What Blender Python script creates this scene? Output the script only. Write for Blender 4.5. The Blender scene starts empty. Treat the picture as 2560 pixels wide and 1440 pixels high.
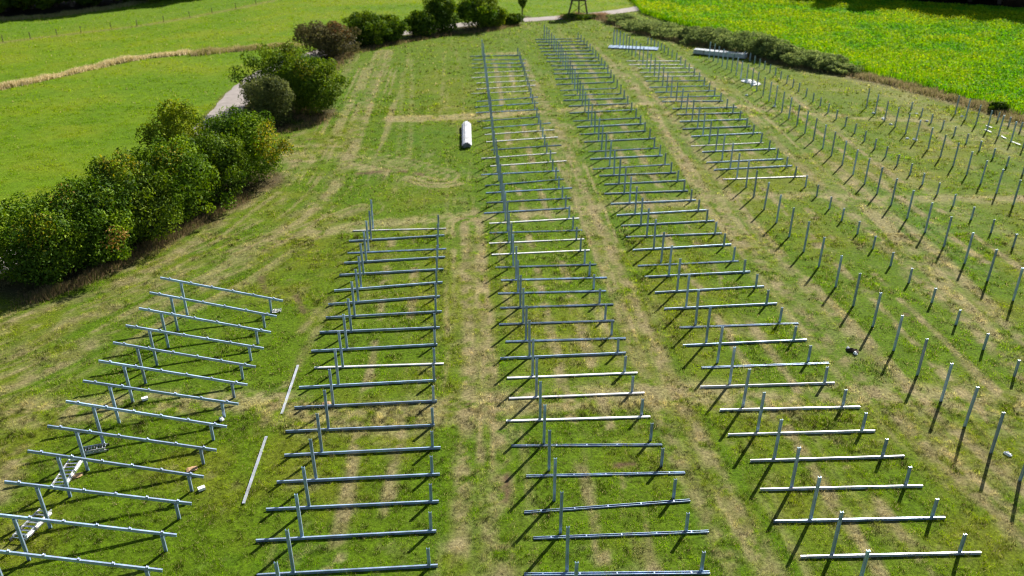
import bpy, math, random
import numpy as np

# ------------------------------------------------------------------ camera, sky, sun, exposure
SC = bpy.context.scene
COL = SC.collection
rad = math.radians
CAM_H, PITCH, FPX = 22.0, 0.480, 2057.0
cam = bpy.data.cameras.new('camera')
cam.sensor_width = 36.0
cam.lens = 36.0 * FPX / 2560.0
cam.clip_start, cam.clip_end = 0.5, 6000.0
cam.dof.use_dof = True
cam.dof.focus_distance = 34.0
cam.dof.aperture_fstop = 0.31
cam_o = bpy.data.objects.new('camera', cam)
COL.objects.link(cam_o)
cam_o.location = (0, 0, CAM_H)
cam_o.rotation_euler = (math.pi / 2 - PITCH, 0, 0)
SC.camera = cam_o

SUN_AZ, SUN_EL = rad(33.8), rad(35.5)
world = bpy.data.worlds.new('World')
SC.world = world
world.use_nodes = True
wn = world.node_tree
wn.nodes.clear()
sky = wn.nodes.new('ShaderNodeTexSky')
sky.sky_type = 'NISHITA'
sky.sun_disc = False
sky.sun_elevation = SUN_EL
sky.sun_rotation = SUN_AZ
bg = wn.nodes.new('ShaderNodeBackground')
bg.inputs['Strength'].default_value = 0.052
wo = wn.nodes.new('ShaderNodeOutputWorld')
wn.links.new(sky.outputs[0], bg.inputs[0])
wn.links.new(bg.outputs[0], wo.inputs[0])

sl = bpy.data.lights.new('sun', 'SUN')
sl.energy = 5.0
sl.angle = rad(0.5)
sl.color = (1.0, 0.95, 0.86)
so = bpy.data.objects.new('sun', sl)
COL.objects.link(so)
so.location = (40, 60, 60)
SV = np.array([math.sin(SUN_AZ) * math.cos(SUN_EL), math.cos(SUN_AZ) * math.cos(SUN_EL), math.sin(SUN_EL)])
from mathutils import Vector
so.rotation_euler = Vector(SV).to_track_quat('Z', 'Y').to_euler()
SC.view_settings.view_transform = 'Standard'
SC.view_settings.look = 'None'
SC.view_settings.exposure = 0.98
SC.view_settings.gamma = 1.0
SC.cycles.filter_width = 1.15

# ------------------------------------------------------------------ site survey (metres; x to the right, y away, origin below the camera)
ROWS = {
    '2': {"t":[[-7.55,19.25],[-7.58,20.78],[-7.67,22.49],[-7.76,24.07],[-7.83,25.66],[-7.93,27.3],[-7.97,28.9],[-8.09,30.6],[-8.17,32.28],[-8.25,33.85],[-8.34,35.52],[-8.42,37.24],[-8.52,38.88],[-8.61,40.58],[-8.72,42.24],[-8.85,43.96],[-8.97,45.72],[-9.11,47.46],[-9.19,49.1],[-9.34,50.92]],"s":[[-2.77,19.51],[-2.9,21.07],[-2.99,22.8],[-3.12,24.36],[-3.22,26.0],[-3.34,27.62],[-3.46,29.19],[-3.58,30.93],[-3.69,32.58],[-3.81,34.19],[-3.92,35.87],[-4.05,37.56],[-4.15,39.24],[-4.29,40.98],[-4.39,42.69],[-4.51,44.42],[-4.62,46.15],[-4.73,47.84],[-4.84,49.51],[-4.96,51.12]]},
    '3': {"t":[[2.07,19.29],[1.91,20.86],[1.78,22.7],[1.63,24.43],[1.5,26.19],[1.35,27.91],[1.24,29.59],[1.12,31.36],[0.98,33.06],[0.88,34.77],[0.71,36.35],[0.6,38.13],[0.46,39.85],[0.35,41.7],[0.24,43.38],[0.08,45.14],[-0.04,46.89],[-0.19,48.61],[-0.29,50.52],[-0.45,52.37],[-0.58,54.23],[-0.72,56.18],[-0.87,58.22],[-1.02,60.2],[-1.16,62.2],[-1.27,64.4],[-1.49,66.47],[-1.61,68.7],[-1.71,70.86],[-1.82,73.18],[-1.93,75.4],[-2.05,77.62],[-2.21,80.16],[-2.36,82.69],[-2.5,85.17],[-2.62,87.4],[-2.76,89.82],[-2.89,92.13],[-3.03,94.54],[-3.16,96.97],[-3.29,99.16],[-3.41,101.3],[-3.54,103.44],[-3.76,105.68]],"s":[[6.78,18.57],[6.59,20.87],[6.42,22.78],[6.27,24.6],[6.1,26.47],[5.91,28.15],[5.77,29.92],[5.58,31.73],[5.44,33.43],[5.3,35.14],[5.17,36.84],[5.01,38.57],[4.88,40.38],[4.71,42.08],[4.6,43.76],[4.45,45.51],[4.33,47.26],[4.19,48.98],[4.09,50.89],[3.94,52.73],[3.81,54.59],[3.68,56.54],[3.53,58.58],[3.39,60.55],[3.25,62.55],[3.15,64.75],[2.93,66.82],[2.82,69.04],[2.72,71.2],[2.61,73.52],[2.51,75.73],[2.39,77.95],[2.24,80.49],[2.09,83.02],[1.96,85.49],[1.84,87.72],[1.71,90.14],[1.58,92.45],[1.45,94.85],[1.32,97.28],[1.2,99.47],[1.08,101.61],[0.96,103.74],[0.74,105.98]]},
    '4': {"t":[[11.6,19.82],[11.38,21.59],[11.21,23.41],[11.01,25.14],[10.82,26.89],[10.63,28.76],[10.45,30.58],[10.28,32.41],[10.11,34.26],[9.94,36.12],[9.78,37.99],[9.62,39.87],[9.46,41.76],[9.31,43.72],[9.16,45.59],[9.0,47.51],[8.84,49.45],[8.72,51.39],[8.6,53.42],[8.47,55.44],[8.3,57.31],[8.17,59.46],[8.01,61.49],[7.89,63.66],[7.78,65.75],[7.66,67.95],[7.62,70.38],[7.48,72.51],[7.37,74.83],[7.27,77.1],[7.14,79.43],[7.07,81.95],[6.99,84.24],[6.9,86.5],[6.77,88.82],[6.66,91.2],[6.56,93.48],[6.44,95.73],[6.28,97.89],[6.1,100.0],[5.95,102.07],[5.77,104.04],[5.6,106.16],[5.4,108.21],[5.17,110.27],[4.94,112.31],[4.68,114.33],[4.42,116.27]],"s":[[16.17,19.71],[15.99,21.72],[15.82,23.52],[15.61,25.34],[15.39,27.11],[15.22,28.87],[15.0,30.64],[14.79,32.47],[14.61,34.36],[14.49,36.31],[14.32,38.22],[14.15,40.19],[14.07,42.16],[13.87,44.11],[13.69,45.95],[13.56,47.98],[13.42,49.92],[13.29,51.98],[13.12,53.96],[12.98,55.9],[12.85,57.94],[12.73,59.96],[12.58,61.99],[12.46,64.15],[12.36,66.24],[12.24,68.43],[12.21,70.86],[12.07,72.99],[11.97,75.3],[11.87,77.57],[11.75,79.9],[11.68,82.41],[11.61,84.7],[11.52,86.95],[11.4,89.27],[11.3,91.65],[11.2,93.92],[11.09,96.17],[10.93,98.32],[10.76,100.43],[10.61,102.5],[10.44,104.46],[10.27,106.58],[10.08,108.63],[9.85,110.68],[9.63,112.72],[9.37,114.73],[9.12,116.67]]},
    '5': {"t":[[20.27,25.58],[20.01,27.31],[19.81,29.15],[19.65,31.04],[19.49,33.17],[19.3,35.45],[19.16,37.82],[18.95,40.08],[18.77,42.37],[18.62,44.92],[18.45,47.23],[18.23,49.57],[18.06,51.91],[17.88,54.34],[17.75,56.7],[17.67,58.67],[17.48,60.69],[17.51,63.05],[17.34,65.16],[17.3,67.38],[17.2,69.55],[17.17,72.01],[17.11,74.19],[17.08,76.6],[16.97,78.95],[16.85,81.0],[16.77,83.45],[16.63,85.65],[16.52,87.77],[16.5,90.26],[16.41,92.6],[16.26,94.68],[16.11,96.92],[16.05,99.13],[15.83,100.9],[15.69,103.0],[15.43,104.63],[15.19,106.15],[14.97,107.64],[14.77,108.92],[14.54,110.16],[14.22,111.17],[13.9,112.1],[13.54,112.49]],"s":[[24.1,33.07],[23.87,35.53],[23.67,38.02],[23.5,40.49],[23.28,42.97],[23.12,45.21],[22.96,47.6],[22.84,49.94],[22.62,52.21],[22.5,54.34],[22.4,56.8],[22.22,58.82],[22.03,60.84],[22.06,63.2],[21.9,65.3],[21.86,67.52],[21.76,69.69],[21.73,72.15],[21.67,74.33],[21.64,76.74],[21.54,79.08],[21.42,81.13],[21.34,83.58],[21.2,85.78],[21.09,87.9],[21.07,90.39],[20.99,92.72],[20.84,94.8],[20.69,97.04],[20.63,99.25],[20.41,101.02],[20.28,103.11],[20.02,104.74],[19.78,106.26],[19.56,107.75],[19.36,109.03],[19.13,110.27],[18.82,111.27],[18.5,112.2],[18.14,112.59]]},
    '6': {"t":[[28.21,40.77],[28.0,43.18],[27.8,45.53],[27.61,47.9],[27.42,50.17],[27.24,52.54],[27.12,54.96],[27.0,57.22],[26.92,59.41],[26.82,61.53],[26.77,63.8],[26.69,66.12],[26.65,68.14],[26.56,70.36],[26.52,72.56],[26.48,74.86],[26.42,77.17],[26.4,79.41],[26.36,81.63],[26.27,83.49],[26.21,85.54],[26.14,87.8],[26.05,89.52],[25.98,91.5],[25.79,93.21],[25.72,95.09],[25.58,96.74],[25.42,98.51],[25.21,99.91],[25.02,101.41],[24.84,102.9],[24.56,104.23]],"s":[[32.03,47.88],[31.81,50.17],[31.62,52.45],[31.51,54.86],[31.42,57.16],[31.27,59.28],[31.25,61.46],[31.15,63.65],[31.1,65.84],[31.03,67.98],[31.01,70.21],[30.99,72.51],[30.92,74.68],[30.92,77.07],[30.89,79.3],[30.85,81.52],[30.75,83.37],[30.68,85.41],[30.61,87.67],[30.51,89.38],[30.43,91.35],[30.24,93.06],[30.16,94.93],[30.01,96.57],[29.85,98.34],[29.63,99.73],[29.43,101.22],[29.25,102.71],[28.96,104.03]]},
    '7': {"t":[[35.95,55.11],[35.95,57.43],[35.8,59.44],[35.74,61.49],[35.69,63.62],[35.64,65.77],[35.55,67.87],[35.5,70.16],[35.48,72.25],[35.43,74.42],[35.33,76.56],[35.34,78.88],[35.31,81.08]],"s":[[40.16,61.53],[39.9,63.42],[39.92,65.58],[39.79,67.58],[39.69,69.63],[39.63,71.77],[39.5,73.75],[39.45,75.89],[39.4,77.95],[39.32,80.02]]},
    '8': {"t":[[43.91,68.29],[43.71,69.87],[43.57,71.69],[43.44,73.43],[43.32,75.23],[43.28,77.14],[43.02,78.67]],"s":[[46.33,73.15],[46.16,74.8],[46.01,76.47]]},
    'b2': [[-8.82,20.66,-2.6,21.1,"t"],[-9.3,22.28,-2.79,22.77,"s"],[-9.36,23.9,-2.82,24.34,"t"],[-9.34,25.44,-2.9,25.92,"s"],[-9.44,27.08,-3.0,27.6,"t"],[-9.78,28.69,-3.38,29.14,"s"],[-9.81,30.44,-3.42,30.97,"t"],[-9.98,32.06,-3.6,32.66,"t"],[-9.63,33.73,-3.34,34.09,"w"],[-10.1,35.28,-3.8,35.89,"t"],[-10.06,37.13,-3.81,37.59,"t"],[-10.05,38.66,-3.83,39.3,"t"],[-10.21,40.18,-4.07,41.08,"s"],[-10.2,41.81,-4.05,42.82,"s"],[-10.28,43.81,-4.12,44.56,"t"],[-10.3,45.5,-4.15,46.31,"s"],[-10.37,47.06,-4.2,47.67,"o"],[-10.58,48.78,-4.45,49.68,"s"],[-10.62,50.47,-4.44,50.84,"w"]],
    'b3': [[0.42,20.75,6.87,20.84,"o"],[0.78,22.48,7.25,22.81,"o"],[0.46,23.82,6.88,24.48,"o"],[0.56,25.88,6.99,26.09,"o"],[-0.03,27.81,6.36,27.89,"o"],[-0.25,29.43,6.15,29.75,"w"],[-0.13,31.13,6.16,31.6,"w"],[-0.23,32.8,6.06,33.28,"w"],[-0.58,34.57,5.72,35.09,"s"],[-0.33,36.25,5.89,36.6,"o"],[-0.69,37.97,5.49,38.4,"o"],[-0.66,39.77,5.64,40.23,"o"],[-0.8,41.52,5.4,41.83,"o"],[-0.64,43.18,5.62,43.54,"o"],[-1.02,44.89,5.17,45.33,"o"],[-1.26,46.62,4.94,47.31,"w"],[-1.47,48.34,4.72,49.04,"w"],[-1.49,50.17,4.69,50.62,"o"],[-1.54,51.69,4.64,52.61,"w"],[-1.98,53.68,4.15,54.61,"o"],[-1.85,55.67,4.34,56.54,"o"],[-1.94,57.61,4.53,58.62,"o"],[-2.05,59.13,3.99,60.55,"o"],[-2.41,61.55,3.76,62.49,"o"],[-1.74,63.45,4.5,64.74,"w"],[-2.52,65.35,3.74,66.76,"w"],[-1.78,67.67,4.27,69.01,"o"],[-2.24,69.73,4.1,71.2,"w"],[-2.44,71.92,3.88,73.46,"w"],[-2.65,74.03,3.61,75.71,"o"],[-3.33,76.28,2.7,77.88,"o"],[-3.52,79.29,2.58,80.45,"o"],[-3.7,81.36,2.68,83.05,"o"],[-3.63,83.56,2.71,85.4,"o"],[-4.31,86.64,2.14,87.74,"w"],[-3.78,88.53,2.61,90.17,"w"],[-3.91,91.16,2.56,92.46,"w"],[-4.58,93.73,1.92,94.88,"w"],[-4.39,96.11,2.1,97.35,"w"],[-4.86,98.97,1.68,99.61,"o"],[-4.89,101.14,1.69,101.57,"o"],[-4.88,103.38,1.72,103.61,"o"],[-5.28,105.24,1.01,105.96,"s"]],
    'b4': [[10.23,21.49,16.73,21.68,"t"],[9.78,23.26,16.27,23.45,"s"],[9.75,25.02,16.23,25.23,"t"],[9.81,26.77,16.27,27.05,"t"],[9.3,28.49,15.73,28.77,"t"],[9.34,30.26,15.72,30.5,"t"],[8.83,32.09,15.25,32.42,"t"],[9.24,33.84,15.58,34.24,"o"],[8.7,35.81,15.18,36.36,"t"],[8.86,37.71,15.29,38.14,"o"],[8.37,39.63,14.75,40.23,"s"],[8.16,41.56,14.6,42.31,"s"],[7.85,43.54,14.29,44.23,"s"],[7.67,45.17,13.98,45.84,"o"],[7.66,47.37,14.1,48.22,"s"],[7.48,49.42,13.89,50.01,"s"],[7.38,51.28,13.88,52.18,"s"],[7.3,53.18,13.75,54.14,"s"],[7.11,55.28,13.39,56.07,"s"],[6.85,57.28,13.17,57.94,"t"],[7.04,59.26,13.41,60.19,"s"],[6.84,61.18,12.99,61.93,"s"],[6.44,62.87,12.83,64.04,"o"],[6.46,65.22,12.59,66.1,"t"],[6.45,67.24,12.57,68.23,"o"],[6.32,69.8,12.7,70.85,"s"],[6.08,72.04,12.22,73.15,"s"],[5.99,74.28,12.4,75.45,"s"],[5.78,76.45,12.27,77.6,"o"],[5.62,79.1,12.11,80.27,"s"],[5.7,81.64,11.9,82.7,"s"],[5.27,83.8,11.81,84.75,"s"],[5.38,86.05,11.58,86.89,"o"],[5.15,88.08,11.32,89.12,"o"],[4.84,90.55,11.3,91.72,"s"],[4.84,93.08,11.36,94.08,"s"],[4.8,95.68,11.36,96.08,"s"],[4.91,97.72,11.46,98.55,"s"],[4.75,99.83,11.28,100.34,"s"],[4.22,102.24,10.81,102.47,"s"],[4.24,104.3,10.84,104.4,"s"],[3.96,106.2,10.49,106.68,"s"],[3.77,108.16,10.35,108.65,"s"],[3.62,110.18,10.17,110.7,"s"],[3.52,112.27,10.02,112.81,"s"],[3.31,114.44,9.81,114.99,"s"],[3.2,116.4,9.51,116.82,"s"]],
    'b5': [[16.37,60.37,22.94,61.0,"w"],[16.12,62.58,22.64,63.55,"s"],[15.88,64.34,22.41,65.25,"t"],[16.08,67.03,22.55,67.9,"s"],[15.48,68.67,22.0,69.68,"w"],[16.01,71.46,22.53,72.51,"s"],[15.66,73.77,22.14,74.54,"s"],[15.84,76.24,22.39,76.92,"s"],[15.96,78.58,22.5,79.14,"s"],[15.91,80.74,22.49,81.24,"t"],[15.34,83.4,21.65,83.64,"s"],[15.27,85.24,21.84,85.81,"o"],[15.25,87.4,21.81,88.08,"o"],[14.95,89.55,21.52,90.24,"o"],[14.93,92.2,21.49,92.58,"o"],[15.07,94.19,21.65,94.69,"w"],[14.84,96.2,21.43,96.56,"w"],[14.94,98.55,21.53,98.76,"w"],[14.09,100.39,20.69,100.47,"w"],[14.04,102.51,20.64,102.51,"w"]],
}
ENV = {
    'path': [[-40,28],[-35,37.5],[-31.8,45],[-29.3,51],[-27.7,58],[-27.3,66],[-27.8,73],[-28.1,79.8],[-28.7,86],[-28.8,91],[-28.3,97],[-25.6,105],[-21.5,113.5],[-16.5,120.5],[-10,126.2],[-4,129.6],[1.9,131.9],[7.5,134.2],[12.8,136.8],[18.4,140.8],[22.2,144.5],[25.0,149.7],[26.6,156.3],[27.7,162.4],[28,180]],
    'drystrip': [[-56.6,86.6],[-55.4,88.9],[-53.7,91.5],[-52.1,94.5],[-49.3,99.6],[-46.3,104.1],[-41.4,107.2]],
    'drystrip2': [[-40.3,106.4],[-37.3,108.7],[-33.1,110.4],[-28.4,112.8]],
    'fence': [[-70.19,112.81],[-69.05,114.44],[-66.67,116.97],[-63.96,119.01],[-61.71,121.42],[-58.49,123.92],[-55.75,126.52],[-53.16,130.26],[-50.56,134.2],[-48.46,138.38],[-45.89,142.8],[-43.86,147.49],[-41.23,153.41]],
    'edge': [[13.3,134.9],[15.3,130.3],[18.4,122.0],[22.9,115.0],[26.4,111.2],[29.0,106.7],[32.7,101.6],[36.6,97.3],[39.0,94.9],[42.4,90.0],[44.6,85.2],[46.6,80.9],[48.3,76.1],[50.2,70.6]],
    'crop': [[32.0,186.3],[26.2,152.5],[20.9,138.0],[24.3,129.2],[28.3,122.7],[31.5,116.7],[35.1,110.2],[38.8,101.1],[40.2,96.9],[43.2,91.8],[45.4,86.9],[47.3,82.4],[49.1,77.5],[52.0,70.6]],
    'woodShadeL': [[-88.1,126.5],[-79.6,132.7],[-73.8,136.1],[-70.5,140.0],[-66.6,146.2],[-65.0,152.5],[-62.9,158.3]],
    'woodShadeR': [[55.7,156.3],[60.1,152.5],[66.8,148.4],[75.1,144.0],[83.6,140.0],[93.3,135.7]],
    'T': [[[[-24.6,29.9],[-20.3,30.2],[-17.3,30.7],[-12.4,31.0],[-10.6,30.8],[-7.6,29.6],[-2.4,30.5],[1.3,31.1],[7.8,31.6],[11.4,31.1],[15.2,31.6],[18.9,31.4],[23.2,30.5],[25.7,30.5]],2.2,1.0,"dry"],[[[-13.5,50.0],[-10.3,51.3],[-6.3,52.5],[-2.2,53.1],[4.0,54.2],[8.0,55.0],[11.9,55.8],[16.8,56.9],[22.7,56.9],[26.8,56.1],[32.8,56.5],[41.4,56.1]],1.6,0.9,"dry"],[[[-11.3,77.3],[-5.0,77.9],[0.8,79.4],[4.7,80.2],[12.1,82.4],[17.3,84.3],[21.0,82.4],[25.8,80.4],[31.0,78.3],[38.9,76.9]],1.5,1.0,"dry"],[[[-3.4,107.2],[0.5,107.4]],1.5,1,"dry"],[[[16.8,83.5],[20.0,85.1]],1.0,0.8,"dirt"],[[[-29.1,35.7],[-27.2,37.9],[-25.2,40.3],[-22.2,43.8],[-20.6,48.4],[-19.4,54.6],[-18.3,60.4],[-17.7,65.1]],0.675,0.7,"track"],[[[-26.7,33.5],[-25.5,34.7],[-23.3,38.5],[-20.6,42.8],[-18.0,46.6],[-15.5,50.7],[-14.0,56.1],[-13.7,62.2],[-14.5,78.3],[-15.3,93.0],[-16.5,108.2]],0.8999999999999999,0.48999999999999994,"track"],[[[-25.3,31.1],[-22.8,33.5],[-20.5,38.5],[-17.2,43.8],[-15.1,49.0],[-12.0,53.1],[-10.8,54.6]],0.75,0.5599999999999999,"track"],[[[-19.8,66.2],[-16.2,66.7],[-12.6,65.7],[-9.1,64.1],[-5.6,61.3]],2.2,0.4,"dry"],[[[-12.2,61.9],[-10.5,62.4],[-8.6,62.4],[-6.9,61.6]],0.55,1,"dirt"],[[[-20.0,68.3],[-18.7,76.9],[-18.7,89.3],[-19.8,103.4]],0.6000000000000001,0.42,"track"],[[[-8.2,61.3],[-9.6,76.9],[-12.4,103.4]],0.5,0.45,"dry"],[[[-8.8,57.8],[-9.9,70.6],[-12.8,96.9]],0.5,0.35,"dry"],[[[-6.9,76.9],[-7.7,93.0],[-8.6,105.7]],0.4,0.4,"dry"],[[[-13.6,71.8],[-14.8,89.3],[-15.8,103.4]],0.5,0.35,"dry"],[[[-1.9,20.7],[-2.0,26.9],[-2.1,34.5],[-2.7,43.3],[-3.3,53.1]],0.45,0.8,"track"],[[[-0.3,20.7],[-0.3,25.2],[-1.0,32.8],[-1.8,43.3],[-2.3,52.4],[-2.7,54.6]],0.45,0.8,"track"],[[[-1.2,20.7],[-1.4,28.2],[-1.9,38.5],[-2.9,51.7]],1.6,0.24750000000000003,"dry"],[[[9.1,20.7],[8.3,26.1],[7.6,32.4],[6.7,42.3],[5.7,54.6],[4.4,73.0],[2.8,89.3],[1.5,103.4]],0.5,0.8,"track"],[[[7.8,20.7],[7.0,25.6],[6.4,31.8],[5.7,43.3],[4.7,56.1],[3.2,76.9],[1.9,96.9]],0.5,0.6,"track"],[[[8.4,20.7],[7.6,25.9],[6.9,32.1],[6.1,42.8],[5.2,55.4],[3.9,74.3]],1.8,0.24750000000000003,"dry"],[[[18.9,21.8],[17.9,25.6],[16.9,31.1],[16.3,35.3],[15.7,40.6],[14.9,49.0],[14.5,55.8],[14.0,67.8],[13.6,81.2],[12.8,94.9],[10.8,113.3]],0.5,0.9,"track"],[[[20.6,23.6],[19.6,27.7],[18.6,32.1],[18.0,36.4],[17.1,42.3],[16.4,51.0],[16.1,60.4],[15.6,70.6],[15.1,85.9],[14.3,99.0]],0.5,0.7,"track"],[[[19.8,22.8],[18.7,26.6],[17.6,31.6],[17.1,35.9],[16.4,41.3],[15.6,50.0],[15.2,57.8],[14.7,69.5],[14.3,83.5],[13.3,99.0]],1.7,0.275,"dry"],[[[24.4,31.4],[24.3,39.0],[24.0,46.0],[23.6,56.9],[23.2,67.8],[23.1,78.0],[22.4,88.4],[21.2,105.7]],0.5,0.8,"track"],[[[26.3,33.5],[26.4,40.8],[26.3,48.4],[26.2,59.9],[25.7,71.2],[25.3,83.0]],0.5,0.7,"track"],[[[25.4,32.4],[25.2,39.9],[25.3,47.2],[24.8,58.6],[24.4,69.5],[24.2,80.4],[23.4,93.0]],1.7,0.275,"dry"],[[[34.3,46.6],[31.5,53.8],[30.8,62.2],[29.9,73.0],[29.4,85.9]],1.5,0.5,"dry"],[[[44.1,63.2],[41.4,70.6],[40.7,81.2],[39.8,91.1],[34.3,99.0]],3.5,0.5,"dry"],[[[-11.1,37.3],[-10.2,41.0],[-10.7,31.4],[-11.1,28.7]],0.3,0.5,"track"],[[[-0.3,24.5],[-0.2,25.9]],0.35,1,"dirt"],[[[21.1,39.6],[22.0,38.5]],0.5,1,"dirt"],[[[-13.2,43.3],[-11.4,39.4]],0.4,0.8,"dirt"],[[[-15.0,43.8],[-13.9,41.3]],0.5,0.7,"dirt"],[[[4.3,26.5],[5.0,26.6]],0.35,1,"dirt"],[[[-18.1,70.8],[-17.1,71.0]],0.35,1,"dirt"],[[[-20.1,24.9],[-20.4,27.4]],0.9,0.8,"track"],[[[-11.3,77.3],[-5.0,77.9],[0.8,79.4]],2.2,1.0,"hay"]],
    'litter': [[35.28,79.14],[35.43,77.19],[35.43,75.32],[39.37,78.86],[39.27,76.38],[35.06,70.85],[35.58,70.5],[43.36,78.02],[17.02,35.54],[17.21,35.05],[20.64,27.2],[-12.19,25.02],[-16.82,31.09],[-12.82,29.55],[26.29,81.49],[24.6,85.89]],
    'strips': [[[44.2,74.54],[44.36,73.77]],[[43.41,73.15],[43.55,72.28]],[[43.77,71.2],[43.78,70.5]],[[43.96,69.46],[44.16,68.56]]],
    'ladders': [[-17.94,26.72,-17.81,25.02,0.55],[-17.7,23.73,-17.9,22.21,0.5],[-17.83,27.36,-17.02,27.63,0.35]],
    'looserails': [[-10.48,33.98,-10.29,29.99],[-10.54,28.36,-10.32,24.21]],
    'stacks': [[-4.34,75.32,-3.85,67.46],[23.32,107.17,29.09,104.07],[12.8,111.22,19.06,109.67]],
    'tower': [[8.54,134.2],[11.72,133.11],[9.31,136.45],[12.31,135.69],[10.42,134.95]],
    'pile': [[26.15,92.02],[26.54,91.83],[26.8,91.1]],
    'bL': [[-27.87,43.72,5.94,4.75],[-25.73,46.01,5.6,5.1],[-24.53,49.09,6.04,5.42],[-22.91,52.54,5.86,5.36],[-21.54,55.98,5.35,4.99],[-20.3,59.97,5.88,5.29],[-24.4,58.5,4.6,6.47],[-22.29,74.73,4.26,4.5],[-19.62,79.12,5.79,5.16],[-22.8,81.92,7.67,5.79],[-23.17,105.58,6.93,3.93],[-19.59,112.76,5.16,4.07],[-17.11,115.35,5.0,3.3],[-12.79,119.21,4.17,3.21],[-10.08,121.83,4.81,4.75],[-5.1,125.17,5.91,4.27],[-2.93,126.01,3.64,2.7],[-0.12,128.45,3.17,1.47],[1.56,134.67,3.0,3.87]],
    'bR': [[16.82,129.54,4.2,1.47],[18.59,124.91,4.07,1.47],[20.34,121.41,4.52,1.66],[22.55,117.87,4.4,1.82],[24.59,115.62,4.32,2.1],[26.71,113.12,4.76,2.64],[28.49,110.31,4.14,2.51],[30.32,107.54,4.55,2.51],[31.94,104.96,3.96,2.5],[33.74,102.88,4.37,2.31],[35.47,100.68,4.29,2.08],[37.05,98.8,3.75,1.81],[38.34,96.97,3.23,1.46],[47.75,79.82,3.11,1.24],[9.9,133.51,3.71,0.84],[12.44,133.99,3.11,0.64]],
    'R1': [[-17.69,39.1,-13.19,39.41],[-17.6,37.42,-13.1,37.71],[-17.47,35.74,-13.01,36.06],[-17.41,34.06,-12.91,34.47],[-17.34,32.47,-12.83,32.81],[-17.3,30.91,-12.79,31.28],[-17.26,29.34,-12.78,29.78],[-17.28,27.84,-12.74,28.16],[-17.21,26.2,-12.64,26.58],[-17.19,24.66,-12.56,24.96],[-17.13,22.98,-12.51,23.44],[-17.1,21.4,-12.41,21.82],[-17.0,19.85,-12.32,20.2]],
    'streaks': [[[[-1.2,20.7],[-1.4,28.2],[-1.9,38.5],[-2.9,51.7]],2.3,0.75],[[[8.4,20.7],[7.6,25.9],[6.9,32.1],[6.1,42.8],[5.2,55.4],[3.9,74.3]],2.3,0.75],[[[19.8,22.8],[18.7,26.6],[17.6,31.6],[17.1,35.9],[16.4,41.3],[15.6,50.0],[15.2,57.8],[14.7,69.5],[14.3,83.5],[13.3,99.0]],2.3,0.75],[[[25.4,32.4],[25.2,39.9],[25.3,47.2],[24.8,58.6],[24.4,69.5],[24.2,80.4],[23.4,93.0]],2.3,0.75],[[[-29.1,35.7],[-27.2,37.9],[-25.2,40.3],[-22.2,43.8],[-20.6,48.4],[-19.4,54.6],[-18.3,60.4],[-17.7,65.1]],2.5,0.55],[[[-26.7,33.5],[-25.5,34.7],[-23.3,38.5],[-20.6,42.8],[-18.0,46.6],[-15.5,50.7],[-14.0,56.1],[-13.7,62.2],[-14.5,78.3],[-15.3,93.0],[-16.5,108.2]],5.0,0.55],[[[-25.3,31.1],[-22.8,33.5],[-20.5,38.5],[-17.2,43.8],[-15.1,49.0],[-12.0,53.1],[-10.8,54.6]],2.5,0.55],[[[-19.8,66.2],[-16.2,66.7],[-12.6,65.7],[-9.1,64.1],[-5.6,61.3]],3.5,0.7]],
}

# ------------------------------------------------------------------ helpers
def tag(o, label=None, cat=None, group=None, kind=None):
    if label: o['label'] = label
    if cat: o['category'] = cat
    if group: o['group'] = group
    if kind: o['kind'] = kind
    return o

def link(name, me, parent=None, loc=(0, 0, 0), rot=(0, 0, 0)):
    o = bpy.data.objects.new(name, me)
    COL.objects.link(o)
    o.location, o.rotation_euler = loc, rot
    if parent is not None: o.parent = parent
    return o

def empty(name, loc, rz=0.0):
    o = bpy.data.objects.new(name, None)
    COL.objects.link(o)
    o.location, o.rotation_euler = loc, (0, 0, rz)
    o.empty_display_size = 0.3
    return o

def mesh_np(name, V, F, mat=None, colors=None, smooth=False):
    """V (n,3), F (m,k) all faces with k corners."""
    V = np.asarray(V, np.float32); F = np.asarray(F, np.int32)
    me = bpy.data.meshes.new(name)
    me.vertices.add(len(V)); me.vertices.foreach_set('co', V.ravel())
    k = F.shape[1]
    me.loops.add(F.size); me.loops.foreach_set('vertex_index', F.ravel())
    me.polygons.add(len(F)); me.polygons.foreach_set('loop_start', np.arange(0, F.size, k, dtype=np.int32))
    if smooth: me.polygons.foreach_set('use_smooth', np.ones(len(F), dtype=bool))
    if colors is not None:
        a = me.color_attributes.new('tint', 'FLOAT_COLOR', 'POINT')
        c = np.ones((len(V), 4), np.float32); c[:, :3] = colors
        a.data.foreach_set('color', c.ravel())
    me.update(calc_edges=True)
    if mat: me.materials.append(mat)
    return me

def mesh_py(name, V, F, mat=None):
    me = bpy.data.meshes.new(name)
    me.from_pydata([tuple(v) for v in V], [], F)
    me.update()
    if mat: me.materials.append(mat)
    return me

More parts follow.
